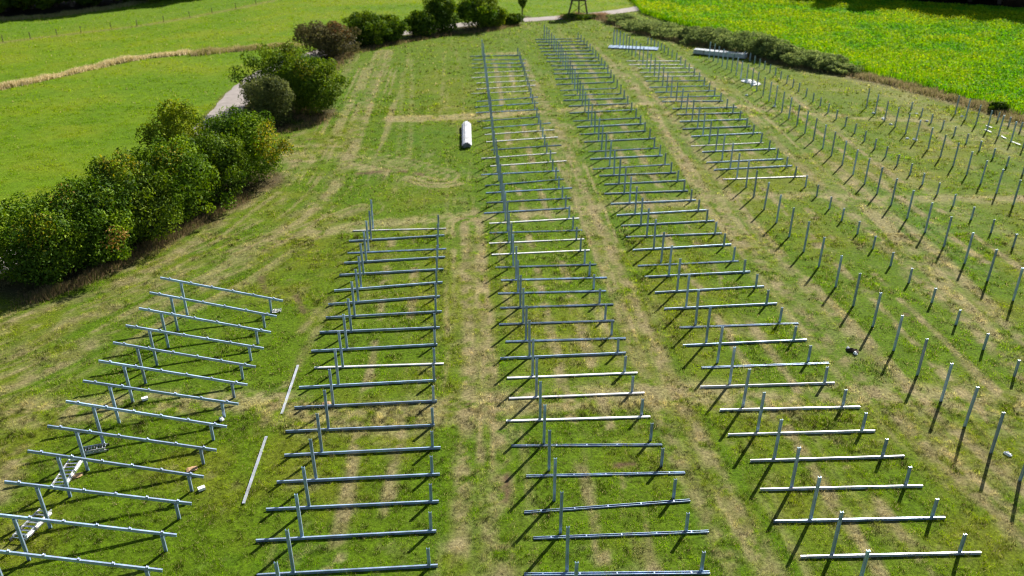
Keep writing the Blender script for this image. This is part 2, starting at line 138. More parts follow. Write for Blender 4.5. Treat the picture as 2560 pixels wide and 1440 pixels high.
class MB:
    """collects boxes, bars and extrusions into one mesh"""
    def __init__(s): s.V, s.F = [], []
    def add(s, V, F):
        n = len(s.V); s.V += [tuple(v) for v in V]; s.F += [tuple(i + n for i in f) for f in F]; return s
    def box(s, c, d):
        x, y, z = (q / 2 for q in d)
        V = [(c[0] + i * x, c[1] + j * y, c[2] + k * z) for i in (-1, 1) for j in (-1, 1) for k in (-1, 1)]
        return s.add(V, [(0, 1, 3, 2), (4, 6, 7, 5), (0, 4, 5, 1), (2, 3, 7, 6), (0, 2, 6, 4), (1, 5, 7, 3)])
    def bar(s, a, b, r, n=6, r2=None):
        a, b = np.array(a, float), np.array(b, float); d = b - a; d /= np.linalg.norm(d)
        u = np.cross(d, (0, 0, 1) if abs(d[2]) < .9 else (1, 0, 0)); u /= np.linalg.norm(u); w = np.cross(d, u)
        r2 = r if r2 is None else r2
        V = [p + q * (u * math.cos(2 * math.pi * i / n) + w * math.sin(2 * math.pi * i / n)) for p, q in ((a, r), (b, r2)) for i in range(n)]
        F = [(i, (i + 1) % n, n + (i + 1) % n, n + i) for i in range(n)] + [tuple(range(n))[::-1], tuple(range(n, 2 * n))]
        return s.add(V, F)
    def sweep(s, prof, a, b, up=(0, 0, 1)):
        """extrude a closed 2-D outline (u across, v along up) from a to b"""
        a, b, up = np.array(a, float), np.array(b, float), np.array(up, float)
        d = b - a; d /= np.linalg.norm(d); u = np.cross(up, d); u /= np.linalg.norm(u); w = np.cross(d, u)
        n = len(prof)
        V = [p + u * q[0] + w * q[1] for p in (a, b) for q in prof]
        F = [(i, (i + 1) % n, n + (i + 1) % n, n + i) for i in range(n)] + [tuple(range(n))[::-1], tuple(range(n, 2 * n))]
        return s.add(V, F)
    def mesh(s, name, mat): return mesh_py(name, s.V, s.F, mat)
    def build(s, name, mat, parent=None, loc=(0, 0, 0), rot=(0, 0, 0)): return link(name, s.mesh(name, mat), parent, loc, rot)

def hash2(ix, iy, seed):
    h = (ix.astype(np.int64) * 374761393 + iy.astype(np.int64) * 668265263 + seed * 974711) & 0x7fffffff
    h = ((h ^ (h >> 13)) * 1274126177) & 0x7fffffff
    return ((h ^ (h >> 16)) & 0xffff) / 65535.0

def vnoise(x, y, s=1.0, seed=0):
    x = np.asarray(x, float) / s + 1000.0; y = np.asarray(y, float) / s + 1000.0
    ix, iy = np.floor(x), np.floor(y); fx, fy = x - ix, y - iy
    fx = fx * fx * (3 - 2 * fx); fy = fy * fy * (3 - 2 * fy)
    a, b = hash2(ix, iy, seed), hash2(ix + 1, iy, seed)
    c, d = hash2(ix, iy + 1, seed), hash2(ix + 1, iy + 1, seed)
    return (a * (1 - fx) + b * fx) * (1 - fy) + (c * (1 - fx) + d * fx) * fy

def fbm(x, y, s, seed=0, o=4):
    t, a, n = 0, .5, 0
    for k in range(o):
        t = t + a * vnoise(x, y, s / 2 ** k, seed + 17 * k); n += a; a *= .55
    return t / n

def sstep(a, b, x):
    t = np.clip((x - a) / (b - a), 0, 1); return t * t * (3 - 2 * t)

def pdist(x, y, L):
    """distance to a polyline"""
    d = np.full(np.shape(x), 1e9)
    for (ax, ay), (bx, by) in zip(L[:-1], L[1:]):
        ux, uy = bx - ax, by - ay; l2 = ux * ux + uy * uy + 1e-9
        t = np.clip(((x - ax) * ux + (y - ay) * uy) / l2, 0, 1)
        d = np.minimum(d, (x - ax - t * ux) ** 2 + (y - ay - t * uy) ** 2)
    return np.sqrt(d)

def psigned(x, y, L):
    """signed distance to a polyline and the way gone along it"""
    d = np.full(np.shape(x), 1e9); sg = np.zeros(np.shape(x)); al = np.zeros(np.shape(x)); run = 0.0
    for (ax, ay), (bx, by) in zip(L[:-1], L[1:]):
        ux, uy = bx - ax, by - ay; l2 = ux * ux + uy * uy + 1e-9; l = math.sqrt(l2)
        t = np.clip(((x - ax) * ux + (y - ay) * uy) / l2, 0, 1)
        q = (x - ax - t * ux) ** 2 + (y - ay - t * uy) ** 2; k = q < d
        d = np.where(k, q, d); sg = np.where(k, np.sign(ux * (y - ay) - uy * (x - ax)), sg); al = np.where(k, run + t * l, al); run += l
    return np.sqrt(d) * sg, al

def smooth_line(L, n=6):
    P = np.array(L, float); Q = np.vstack([2 * P[0] - P[1], P, 2 * P[-1] - P[-2]]); out = []
    for i in range(1, len(Q) - 2):
        p0, p1, p2, p3 = Q[i - 1:i + 3]
        for t in np.linspace(0, 1, n, endpoint=False):
            out.append(.5 * (2 * p1 + (p2 - p0) * t + (2 * p0 - 5 * p1 + 4 * p2 - p3) * t * t + (3 * p1 - p0 - 3 * p2 + p3) * t ** 3))
    out.append(P[-1]); return np.array(out)

# ------------------------------------------------------------------ materials
def new_mat(name):
    m = bpy.data.materials.new(name); m.use_nodes = True
    nt = m.node_tree; nt.nodes.clear()
    return m, nt, nt.nodes.new('ShaderNodeOutputMaterial')

def plain(name, col, rough=.6, metal=0.0, var=.25, scale=6.0, bump=0.0):
    m, nt, out = new_mat(name)
    b = nt.nodes.new('ShaderNodeBsdfPrincipled'); b.inputs['Roughness'].default_value = rough; b.inputs['Metallic'].default_value = metal
    tc = nt.nodes.new('ShaderNodeTexCoord'); n = nt.nodes.new('ShaderNodeTexNoise'); n.inputs['Scale'].default_value = scale; n.inputs['Detail'].default_value = 5
    r = nt.nodes.new('ShaderNodeValToRGB'); lo, hi = [c * (1 - var) for c in col], [min(1, c * (1 + var)) for c in col]
    r.color_ramp.elements[0].color = (*lo, 1); r.color_ramp.elements[1].color = (*hi, 1)
    r.color_ramp.elements[0].position = .3; r.color_ramp.elements[1].position = .7
    nt.links.new(tc.outputs['Object'], n.inputs['Vector']); nt.links.new(n.outputs['Fac'], r.inputs[0]); nt.links.new(r.outputs[0], b.inputs['Base Color'])
    if bump:
        bp = nt.nodes.new('ShaderNodeBump'); bp.inputs['Strength'].default_value = bump; bp.inputs['Distance'].default_value = .03
        nt.links.new(n.outputs['Fac'], bp.inputs['Height']); nt.links.new(bp.outputs[0], b.inputs['Normal'])
    nt.links.new(b.outputs[0], out.inputs[0]); return m

def galvanised(name, col=(.40, .53, .72), rough=.34, metal=.3):
    m, nt, out = new_mat(name)
    b = nt.nodes.new('ShaderNodeBsdfPrincipled'); b.inputs['Metallic'].default_value = metal; b.inputs['Specular IOR Level'].default_value = .7
    tc = nt.nodes.new('ShaderNodeTexCoord'); oi = nt.nodes.new('ShaderNodeObjectInfo')
    ad = nt.nodes.new('ShaderNodeVectorMath'); ad.operation = 'ADD'
    n = nt.nodes.new('ShaderNodeTexNoise'); n.inputs['Scale'].default_value = 2.2; n.inputs['Detail'].default_value = 6
    sp = nt.nodes.new('ShaderNodeTexVoronoi'); sp.inputs['Scale'].default_value = 45
    r = nt.nodes.new('ShaderNodeValToRGB')
    r.color_ramp.elements[0].color = (*[c * .72 for c in col], 1); r.color_ramp.elements[1].color = (*[min(1, c * 1.3) for c in col], 1)
    r.color_ramp.elements[0].position = .3; r.color_ramp.elements[1].position = .72
    mx = nt.nodes.new('ShaderNodeMix'); mx.data_type = 'RGBA'; mx.blend_type = 'MULTIPLY'; mx.inputs[0].default_value = .35
    mp = nt.nodes.new('ShaderNodeMapRange'); mp.inputs[3].default_value = rough - .09; mp.inputs[4].default_value = rough + .12
    L = nt.links.new
    L(tc.outputs['Object'], ad.inputs[0]); L(oi.outputs['Random'], ad.inputs[1]); L(ad.outputs[0], n.inputs['Vector']); L(tc.outputs['Object'], sp.inputs['Vector'])
    pr = nt.nodes.new('ShaderNodeMapRange'); pr.inputs[3].default_value = .74; pr.inputs[4].default_value = 1.2
    sc = nt.nodes.new('ShaderNodeVectorMath'); sc.operation = 'SCALE'
    L(oi.outputs['Random'], pr.inputs[0]); L(r.outputs[0], sc.inputs[0]); L(pr.outputs[0], sc.inputs['Scale'])
    L(n.outputs['Fac'], r.inputs[0]); L(sc.outputs[0], mx.inputs[6]); L(sp.outputs['Color'], mx.inputs[7]); L(mx.outputs[2], b.inputs['Base Color'])
    L(n.outputs['Fac'], mp.inputs[0]); L(mp.outputs[0], b.inputs['Roughness']); L(b.outputs[0], out.inputs[0])
    return m

def leafy(name, trans=.4, gloss=.05, hue=.49):
    """leaves and blades: the mesh's own colour, part of the light passing through"""
    m, nt, out = new_mat(name); L = nt.links.new
    at = nt.nodes.new('ShaderNodeAttribute'); at.attribute_name = 'tint'
    d = nt.nodes.new('ShaderNodeBsdfDiffuse'); t = nt.nodes.new('ShaderNodeBsdfTranslucent'); g = nt.nodes.new('ShaderNodeBsdfGlossy'); g.inputs['Roughness'].default_value = .6
    g.inputs['Color'].default_value = (.8, .85, .8, 1)
    hs = nt.nodes.new('ShaderNodeHueSaturation'); hs.inputs['Value'].default_value = 1.25; hs.inputs['Saturation'].default_value = 1.1; hs.inputs['Hue'].default_value = hue
    m1 = nt.nodes.new('ShaderNodeMixShader'); m1.inputs[0].default_value = trans
    m2 = nt.nodes.new('ShaderNodeMixShader'); m2.inputs[0].default_value = gloss
    L(at.outputs['Color'], d.inputs[0]); L(at.outputs['Color'], hs.inputs['Color']); L(hs.outputs[0], t.inputs[0])
    L(d.outputs[0], m1.inputs[1]); L(t.outputs[0], m1.inputs[2]); L(m1.outputs[0], m2.inputs[1]); L(g.outputs[0], m2.inputs[2]); L(m2.outputs[0], out.inputs[0])
    return m

def ground_mat():
    m, nt, out = new_mat('turf_soil'); L = nt.links.new
    at = nt.nodes.new('ShaderNodeAttribute'); at.attribute_name = 'tint'
    tc = nt.nodes.new('ShaderNodeTexCoord')
    n1 = nt.nodes.new('ShaderNodeTexNoise'); n1.inputs['Scale'].default_value = 7; n1.inputs['Detail'].default_value = 8; n1.inputs['Roughness'].default_value = .7
    n2 = nt.nodes.new('ShaderNodeTexNoise'); n2.inputs['Scale'].default_value = 1.3; n2.inputs['Detail'].default_value = 5
    mr = nt.nodes.new('ShaderNodeMapRange'); mr.inputs[1].default_value = .25; mr.inputs[2].default_value = .75; mr.inputs[3].default_value = .12; mr.inputs[4].default_value = 1.05
    mr2 = nt.nodes.new('ShaderNodeMapRange'); mr2.inputs[1].default_value = .3; mr2.inputs[2].default_value = .7; mr2.inputs[3].default_value = .85; mr2.inputs[4].default_value = 1.15
    mu = nt.nodes.new('ShaderNodeMath'); mu.operation = 'MULTIPLY'
    vm = nt.nodes.new('ShaderNodeVectorMath'); vm.operation = 'SCALE'
    b = nt.nodes.new('ShaderNodeBsdfPrincipled'); b.inputs['Roughness'].default_value = .95; b.inputs['Specular IOR Level'].default_value = .1
    bp = nt.nodes.new('ShaderNodeBump'); bp.inputs['Strength'].default_value = .8; bp.inputs['Distance'].default_value = .06
    for n in (n1, n2): L(tc.outputs['Object'], n.inputs['Vector'])
    L(n1.outputs['Fac'], mr.inputs[0]); L(n2.outputs['Fac'], mr2.inputs[0]); L(mr.outputs[0], mu.inputs[0]); L(mr2.outputs[0], mu.inputs[1])
    L(at.outputs['Color'], vm.inputs[0]); L(mu.outputs[0], vm.inputs['Scale']); L(vm.outputs[0], b.inputs['Base Color'])
    L(n1.outputs['Fac'], bp.inputs['Height']); L(bp.outputs[0], b.inputs['Normal']); L(b.outputs[0], out.inputs[0])
    return m

M_STEEL = galvanised('galvanised_steel')
M_RAIL = galvanised('lightened_zinc', (.62, .66, .72), .36, .2)
M_ZINC = galvanised('whitened_zinc', (.84, .85, .86), .34, .15)  # base whitened to paint sun glare on flat rails; also the white bundle
M_ALU = galvanised('ladder_aluminium', (.75, .77, .8), .35, .6)
M_WHITE = plain('white_plastic', (.82, .83, .82), .45, 0, .08, 3)
M_CARD = plain('cardboard', (.42, .26, .13), .8, 0, .2, 5)
M_WOOD = plain('weathered_wood', (.12, .09, .065), .85, 0, .3, 4, .3)
M_DARK = plain('dark_boards', (.05, .04, .032), .85, 0, .3, 4, .3)
M_BARK = plain('bark', (.085, .065, .045), .9, 0, .3, 5, .4)
M_ROAD = plain('pale_asphalt', (.27, .235, .215), .9, 0, .18, 1.2, .2)
M_STRAP = plain('black_strap', (.03, .03, .03), .5, 0, .1, 4)
M_LUMP = plain('dark_brown', (.05, .032, .02), .95, 0, .3, 9, .5)
M_GRASS = leafy('grass_blade', .45, .012)
M_LEAF = leafy('bush_leaf', .30, .012, .50)
M_GROUND = ground_mat()

# ------------------------------------------------------------------ ground: colours of turf, straw, tracks, crop floor
PATH = smooth_line(ENV['path'], 6)
EDGE, CROP = ENV['edge'], ENV['crop']
crop_s = sorted(CROP[2:], key=lambda p: p[1])
CX, CY = np.array([p[0] for p in crop_s]), np.array([p[1] for p in crop_s])
ps = PATH[np.argsort(PATH[:, 1])]

def in_crop(x, y):
    # far side of the field margin: to the right of the crop line
    lx = np.interp(y, CY, CX)
    return (x > lx) & (x > -50)

def meadow_side(x, y):
    return x < np.interp(y, ps[:, 1], ps[:, 0])

WOODSHADE_L = ENV['woodShadeL']; WOODSHADE_R = ENV['woodShadeR']
def in_wood_shade(x, y):
    lx = np.array([p[0] for p in WOODSHADE_L]); ly = np.array([p[1] for p in WOODSHADE_L])
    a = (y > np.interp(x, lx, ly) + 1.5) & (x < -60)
    rx = np.array([p[0] for p in WOODSHADE_R]); ry = np.array([p[1] for p in WOODSHADE_R])
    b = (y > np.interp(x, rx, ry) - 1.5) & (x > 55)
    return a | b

def mixc(c, col, m):
    return c * (1 - m[:, None]) + np.array(col) * m[:, None]

LUSH, GREEN, OLIVE = (.080, .190, .005), (.122, .212, .006), (.185, .222, .014)
STRAW, BROWN, DIRT = (.46, .38, .20), (.31, .235, .13), (.165, .105, .06)

def masks(x, y):
    dry = np.zeros(len(x)); track = np.zeros(len(x)); dirt = np.zeros(len(x))
    nz = fbm(x, y, 1.1, 5, 4); nz2 = fbm(x, y, .45, 9, 3)
    for L, w, s, kind in ENV['T']:
        P = np.array(L); mg = w * 1.6 + .5
        k = np.where((x > P[:, 0].min() - mg) & (x < P[:, 0].max() + mg) & (y > P[:, 1].min() - mg) & (y < P[:, 1].max() + mg))[0]
        if not len(k): continue
        LL = smooth_line(L, 5) if len(L) > 2 else P
        d = pdist(x[k], y[k], LL) / (w * (.85 if kind == 'track' else .55) * (.55 + .9 * nz[k]))
        v = s * (1 - sstep(.35, 1.35, d)) * sstep(.36, .58, nz2[k] * .7 + nz[k] * .3 + .03)
        t = dict(dry=dry, track=track, dirt=dirt, hay=dry)[kind]
        if kind == 'hay': v = s * (1 - sstep(.7, 1.1, d)) * sstep(.2, .4, nz2[k])
        t[k] = np.maximum(t[k], v)
    return dry, track, dirt

# worn strips between the two lines of posts in each row
STRIPS = []
for rn in '2345678':
    T_ = np.array(ROWS[rn]['t'], float)
    for off in (1.35, 3.0):
        c1 = T_[::3] + np.array([off, .1]); STRIPS.append([tuple(p) for p in c1])

def ground_color(x, y):
    n = len(x)
    a, b, c = fbm(x, y, 9, 1, 4), fbm(x, y, 2.2, 2, 4), fbm(x, y, .55, 3, 3)
    col = np.tile(np.array(GREEN), (n, 1))
    col = mixc(col, OLIVE, np.clip(.8 * sstep(.44, .70, .5 * a + .5 * b), 0, 1))
    col = mixc(col, LUSH, .85 * sstep(.52, .72, .4 * (1 - a) + .35 * b + .25 * c))
    col = mixc(col, STRAW, .3 * sstep(.60, .76, .6 * c + .4 * b))
    # mower swaths, faint, across the slope on the far part of the field
    # drier, yellower turf towards the far right side
    col = mixc(col, (.225, .24, .022), .5 * sstep(20, 45, x) * sstep(60, 95, y))
    col = mixc(col, (.15, .225, .012), .45 * sstep(70, 110, y) * (1 - sstep(10, 30, x)))
    dry, track, dirt = masks(x, y)
    # fine wheel lines running beside each other along the aisles and round the left end
    for q, (L, hw, st) in enumerate(ENV['streaks']):
        LL = smooth_line(L, 3); P = np.array(LL)
        k = np.where((x > P[:, 0].min() - hw) & (x < P[:, 0].max() + hw) & (y > P[:, 1].min() - hw) & (y < P[:, 1].max() + hw))[0]
        if not len(k): continue
        d, al = psigned(x[k], y[k], LL); fade = 1 - sstep(hw * .6, hw, np.abs(d))
        f1 = vnoise(d + .25 * vnoise(al, d * 0, 7, 200 + q), al / 60.0, .26, 210 + q); f2 = vnoise(d, al / 14.0, .8, 230 + q)
        brk = sstep(.30, .55, vnoise(al, d, 2.6, 250 + q) * .6 + .4 * c[k])
        v = st * fade * sstep(.54, .70, .75 * f1 + .25 * f2) * brk
        e = .7 * st * fade * sstep(.56, .78, 1 - (.7 * f1 + .3 * f2))
        col[k] = mixc(col[k], STRAW, np.clip(v * .78, 0, 1)); col[k] = mixc(col[k], LUSH, np.clip(e * .7, 0, 1))
        track[k] = np.maximum(track[k], .35 * v)
    # faint lines along the rows everywhere in the field
    uu, vv = x * math.cos(.06) + y * math.sin(.06), y * math.cos(.06) - x * math.sin(.06)
    fl = vnoise(uu, vv / 16.0, .27, 270); col = mixc(col, STRAW, .2 * sstep(.62, .85, fl) * sstep(.35, .6, b) * (x > -9))
    for S in STRIPS:
        P = np.array(S)
        k = np.where((x > P[:, 0].min() - .6) & (x < P[:, 0].max() + .6) & (y > P[:, 1].min() - 1) & (y < P[:, 1].max() + 1))[0]
        if len(k):
            d = pdist(x[k], y[k], S) / (.13 + .35 * b[k])
            v = .85 * (1 - sstep(.5, 1.2, d)) * sstep(.47, .57, vnoise(x[k], y[k] * .6, 1.4, 41) * .6 + .4 * c[k])
            track[k] = np.maximum(track[k], v)
    col = mixc(col, STRAW, .66 * dry)
    col = mixc(col, BROWN, .62 * track)
    col = mixc(col, STRAW, .6 * track * sstep(.4, .65, c))
    col = mixc(col, DIRT, .95 * dirt)
    # meadows beyond the lane: brighter mown grass with pale swaths
    me = meadow_side(x, y) & (y > 25)
    sw = .5 + .5 * np.sin((x * .35 - y) * .55 + 3 * fbm(x, y, 14, 8, 2))
    mcol = np.tile(np.array((.16, .28, .006)), (n, 1))
    mcol = mixc(mcol, (.24, .30, .010), .7 * sstep(.40, .68, .6 * a + .4 * b))
    mcol = mixc(mcol, (.105, .215, .007), .55 * sstep(.5, .72, .6 * (1 - a) + .4 * c))
    mcol = mixc(mcol, (.26, .32, .03), .25 * sw * sstep(.3, .6, a))
    far = sstep(0, 6, y - np.interp(x, np.array(ENV['fence'])[:, 0], np.array(ENV['fence'])[:, 1]))
    mcol = mixc(mcol, (.145, .27, .02), .6 * far * (x < -5))
    dfe = pdist(x, y, ENV['fence']); mcol = mixc(mcol, (.30, .27, .10), .6 * (1 - sstep(.3, 1.2, dfe)))
    col = np.where(me[:, None], mcol, col)
    # crop floor and its dry margin
    cr = in_crop(x, y) & (y > 20)
    col = np.where(cr[:, None], np.array((.045, .10, .006)), col)
    de = pdist(x, y, EDGE); col = mixc(col, (.21, .165, .08), .85 * (1 - sstep(.8, 2.2, de * (.8 + .5 * b))) * (y > 20))
    # bare, dry ground under the hedges, verge of the lane
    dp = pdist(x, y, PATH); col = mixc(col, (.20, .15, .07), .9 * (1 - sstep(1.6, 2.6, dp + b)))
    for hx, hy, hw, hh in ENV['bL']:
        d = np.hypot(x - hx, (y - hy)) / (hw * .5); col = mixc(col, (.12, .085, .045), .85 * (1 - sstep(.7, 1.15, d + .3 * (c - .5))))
    wd = in_wood_shade(x, y); col = np.where(wd[:, None], np.array((.016, .012, .009)) * (.6 + .8 * b[:, None]), col)  # brown wood floor, painted near-black to carry the trees' deep shade
    return col, dry, track, dirt

def ground_z(x, y):
    f = sstep(4, 14, x - np.interp(y, ps[:, 1], ps[:, 0])) * (1 - sstep(130, 150, y))
    return f * (.05 * (fbm(x, y, 3.0, 21, 3) - .5) + .10 * (fbm(x, y, 14, 22, 2) - .5))

def gz(x, y): return float(ground_z(np.array([x], float), np.array([y], float))[0])

def lines(segs):
    out = []
    for a, b, s in segs: out += list(np.arange(a, b, s))
    return np.array(out + [segs[-1][1]])
gx = lines([(-3000, -300, 450), (-300, -110, 12), (-110, -32, 1.0), (-32, 32, .2), (32, 110, .9), (110, 300, 12), (300, 3000, 450)])
gy = lines([(-600, -20, 60), (-20, 14, 3), (14, 60, .2), (60, 100, .4), (100, 170, .9), (170, 400, 18), (400, 4000, 500)])
X, Y = np.meshgrid(gx, gy); xr, yr = X.ravel(), Y.ravel()
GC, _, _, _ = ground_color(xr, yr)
nxg, nyg = len(gx), len(gy)
idx = np.arange(nxg * nyg).reshape(nyg, nxg)
F = np.stack([idx[:-1, :-1], idx[:-1, 1:], idx[1:, 1:], idx[1:, :-1]], -1).reshape(-1, 4)
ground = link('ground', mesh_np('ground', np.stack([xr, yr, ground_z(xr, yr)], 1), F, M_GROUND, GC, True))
tag(ground, 'sloping field of mown grass with worn wheel tracks', None, None, 'structure')

# lane behind the hedge
def strip(name, L, w, z, mat):
    P = np.asarray(L, float); T = np.gradient(P, axis=0); T /= np.linalg.norm(T, axis=1)[:, None]; N = np.stack([-T[:, 1], T[:, 0]], 1)
    V, F = [], []
    for i in range(len(P)):
        ww = w / 2 * (1 + .06 * math.sin(i * 1.7))
        for s in (-1, -.33, .33, 1):
            p = P[i] + N[i] * s * ww; V.append((p[0], p[1], z + .03 * (1 - s * s)))
    for i in range(len(P) - 1):
        for k in range(3): a = i * 4 + k; F.append((a, a + 1, a + 5, a + 4))
    o = link(name, mesh_py(name, V, F, mat)); return o
lane = strip('path', PATH, 3.0, .035, M_ROAD)
tag(lane, 'pale narrow farm lane curving behind the hedge', None, None, 'structure')

# ------------------------------------------------------------------ grass (real blades)
rng = np.random.default_rng(7)
def blades(name, bx, by, h, w, col, mat, lean=.55, rng=rng, z=None):
    n = len(bx); az = rng.uniform(0, 2 * np.pi, n); ln = rng.uniform(.15, 1.0, n) * lean; la = rng.uniform(0, 2 * np.pi, n)
    z0 = ground_z(bx, by) if z is None else z
    dx, dy = np.cos(az) * w / 2, np.sin(az) * w / 2
    tx, ty, tz = bx + np.cos(la) * np.sin(ln) * h, by + np.sin(la) * np.sin(ln) * h, z0 + np.cos(ln) * h
    V = np.empty((n, 3, 3), np.float32)
    V[:, 0] = np.stack([bx - dx, by - dy, z0 - .01], 1); V[:, 1] = np.stack([bx + dx, by + dy, z0 - .01], 1); V[:, 2] = np.stack([tx, ty, tz], 1)
    C = np.repeat(col, 3, axis=0)
    return link(name, mesh_np(name, V.reshape(-1, 3), np.arange(3 * n).reshape(-1, 3), mat, C))

def scatter(n, y0, y1, rng=rng, k=.70, pad=5):
    """points over the part of the field the lens can see, plus a margin"""
    y = np.sqrt(rng.uniform(y0 ** 2, y1 ** 2, n)); x = rng.uniform(-1, 1, n) * (k * y + pad); return x, y

GX, GY, GH, GW = [], [], [], []
for n, y0, y1, h, w in [(600000, 17, 31, .085, .013), (520000, 29, 50, .095, .021), (420000, 48, 82, .095, .038), (330000, 78, 165, .14, .085)]:
    cx, cy = scatter(n // 4, y0, y1)
    x = np.repeat(cx, 4) + rng.normal(0, .035 + w, n // 4 * 4); y = np.repeat(cy, 4) + rng.normal(0, .035 + w, n // 4 * 4)
    keep = ~in_crop(x, y) & (pdist(x, y, PATH) > 1.55) & ~in_wood_shade(x, y)
    x, y = x[keep], y[keep]
    hh = h * rng.uniform(.55, 1.35, len(x)) * (.25 + 1.3 * sstep(.3, .7, fbm(x, y, .30 if y1 < 50 else .7, 31, 2)) * (.6 + .8 * vnoise(x, y, 1.4, 33))); GX.append(x); GY.append(y); GH.append(hh); GW.append(np.full(len(x), w) * rng.uniform(.7, 1.3, len(x)))
GX, GY, GH, GW = map(np.concatenate, (GX, GY, GH, GW))
gcol, gd, gt, gdi = ground_color(GX, GY)
keep = rng.uniform(0, 1, len(GX)) > np.clip(.55 * gt + .95 * gdi + .15 * gd, 0, .97)
GX, GY, GH, GW, gcol = GX[keep], GY[keep], GH[keep], GW[keep], gcol[keep]
mead = meadow_side(GX, GY)
near = np.where(mead, .25, 1.0)
clump = 1 + near * (1.15 * (sstep(.25, .75, vnoise(GX, GY, .17, 55)) - .5) + .75 * (sstep(.2, .8, vnoise(GX, GY, .42, 56)) - .5))
clump = np.clip(clump, .12, 2.2)
gcol = gcol * (clump * np.where(mead, rng.uniform(.9, 1.4, len(GX)), rng.uniform(.55, 1.55, len(GX))))[:, None]
sw = rng.uniform(0, 1, len(GX)) < np.where(meadow_side(GX, GY), .04, .12)
gcol[sw] = np.array((.46, .39, .19)) * rng.uniform(.7, 1.5, (sw.sum(), 1))
grass = blades('grass', GX, GY, GH, GW, gcol, M_GRASS, 1.15)
tag(grass, 'short mown turf, patchy green and straw coloured', None, None, 'stuff')

def tall_grass(name, L, width, n, h, cols, label, w=.05):
    P = smooth_line(L, 5) if len(L) > 2 else np.array(L); seg = np.linalg.norm(np.diff(P, axis=0), axis=1); cum = np.concatenate([[0], np.cumsum(seg)])
    t = rng.uniform(0, cum[-1], n); x = np.interp(t, cum, P[:, 0]); y = np.interp(t, cum, P[:, 1])
    x = x + rng.normal(0, width / 2.2, n); y = y + rng.normal(0, width / 2.2, n)
    tuft = vnoise(x, y, 1.3, 77)
    c = np.array(cols)[rng.integers(0, len(cols), n)] * rng.uniform(.7, 1.25, (n, 1))
    return tag(blades(name, x, y, h * (.45 + .9 * tuft) * rng.uniform(.6, 1.2, n), np.full(n, w), c, M_GRASS, .5, z=ground_z(x, y)), label, None, None, 'stuff')
SCOL = [(.80, .70, .46), (.70, .60, .37), (.48, .40, .20), (.30, .28, .09)]
tall_grass('dry_grass', ENV['drystrip'], .7, 15000, .58, SCOL, 'pale ripe grass strip between the two left meadows', .07)
tall_grass('dry_grass', ENV['drystrip2'], 1.1, 8000, .6, [(.50, .42, .24), (.40, .33, .18), (.26, .25, .08), (.18, .22, .03)], 'fading ripe grass strip running up to the brownish bush', .07)
tall_grass('dry_grass', [(p[0] + .3, p[1] + .5) for p in EDGE], 1.3, 26000, .55, [(.30, .25, .14), (.25, .2, .11), (.2, .18, .07), (.16, .17, .06)], 'dull dry grass along the margin of the yellow crop', .06)
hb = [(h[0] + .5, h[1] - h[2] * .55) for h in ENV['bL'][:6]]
tall_grass('dry_grass', [(p[0] + .3, p[1] - 1.2) for p in WOODSHADE_L], 1.4, 9000, .5, [(.42, .38, .2), (.34, .32, .15), (.2, .24, .05)], 'pale grass fringe along the shady wood', .09)
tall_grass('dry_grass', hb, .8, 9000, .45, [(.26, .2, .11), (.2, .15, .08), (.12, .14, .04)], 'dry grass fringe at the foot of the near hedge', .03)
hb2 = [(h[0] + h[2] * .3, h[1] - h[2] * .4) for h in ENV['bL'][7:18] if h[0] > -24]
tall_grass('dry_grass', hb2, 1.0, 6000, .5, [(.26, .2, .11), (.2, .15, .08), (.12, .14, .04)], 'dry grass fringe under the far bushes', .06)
tall_grass('dry_grass', [(8.5, 133.5), (11, 134.5), (15, 133.5), (17.5, 130), (19.5, 126)], 1.6, 7000, .7, [(.34, .22, .14), (.28, .19, .12), (.24, .2, .09)], 'reddish dry grass round the lookout tower', .09)

# mustard crop
n = 520000
x, y = scatter(n, 60, 175, k=.72, pad=6); k = in_crop(x, y) & (pdist(x, y, EDGE) > 1.6) & ~in_wood_shade(x, y) ; x, y = x[k], y[k]  # crop left out where the wood's shade is painted on the ground
n = len(x); pat = .6 * fbm(x * .35 + y * .9, (y - x * .5) * .25, 5, 61, 4) + .4 * fbm(x, y, 12, 63, 3); pat2 = fbm(x, y, 2.0, 62, 3)
cc = mixc(np.tile(np.array((.11, .34, .004)), (n, 1)), (.26, .43, .004), sstep(.36, .62, .5 * pat + .5 * pat2)) * rng.uniform(.84, 1.16, (n, 1))
edge_y = 1 - sstep(2, 16, pdist(x, y, EDGE))
dens = np.clip(.03 + .95 * sstep(.46, .60, .75 * pat + .25 * pat2) + .40 * edge_y, 0, 1) * .62
fl = rng.uniform(0, 1, n) < dens
cc[fl] = np.array((.50, .54, .005)) * rng.uniform(.75, 1.15, (fl.sum(), 1))
hgt = np.where(fl, .95, .8) * (.75 + .5 * pat2) * rng.uniform(.8, 1.15, n)
# each plant: one upright leafy blade and one broad flat top
az = rng.uniform(0, 2 * np.pi, n); s = np.where(fl, .036, .065) * rng.uniform(.7, 1.3, n) * (1 + (y - 70) * .004)
V = np.empty((n, 7, 3), np.float32)
ca, sa = np.cos(az), np.sin(az); zt = hgt; ti = rng.normal(0, .45, (n, 2))
for q, (u, v) in enumerate([(-1, -1), (1, -1), (1, 1), (-1, 1)]):
    px, py = u * ca - v * sa, u * sa + v * ca
    V[:, q] = np.stack([x + px * s, y + py * s, zt + (px * ti[:, 0] + py * ti[:, 1]) * s], 1)
tri = np.empty((n, 3, 3), np.float32)
tri[:, 0] = np.stack([x - ca * s * .9, y - sa * s * .9, np.zeros(n)], 1); tri[:, 1] = np.stack([x + ca * s * .9, y + sa * s * .9, np.zeros(n)], 1); tri[:, 2] = np.stack([x + ti[:, 0] * .2, y + ti[:, 1] * .2, zt * .97], 1)
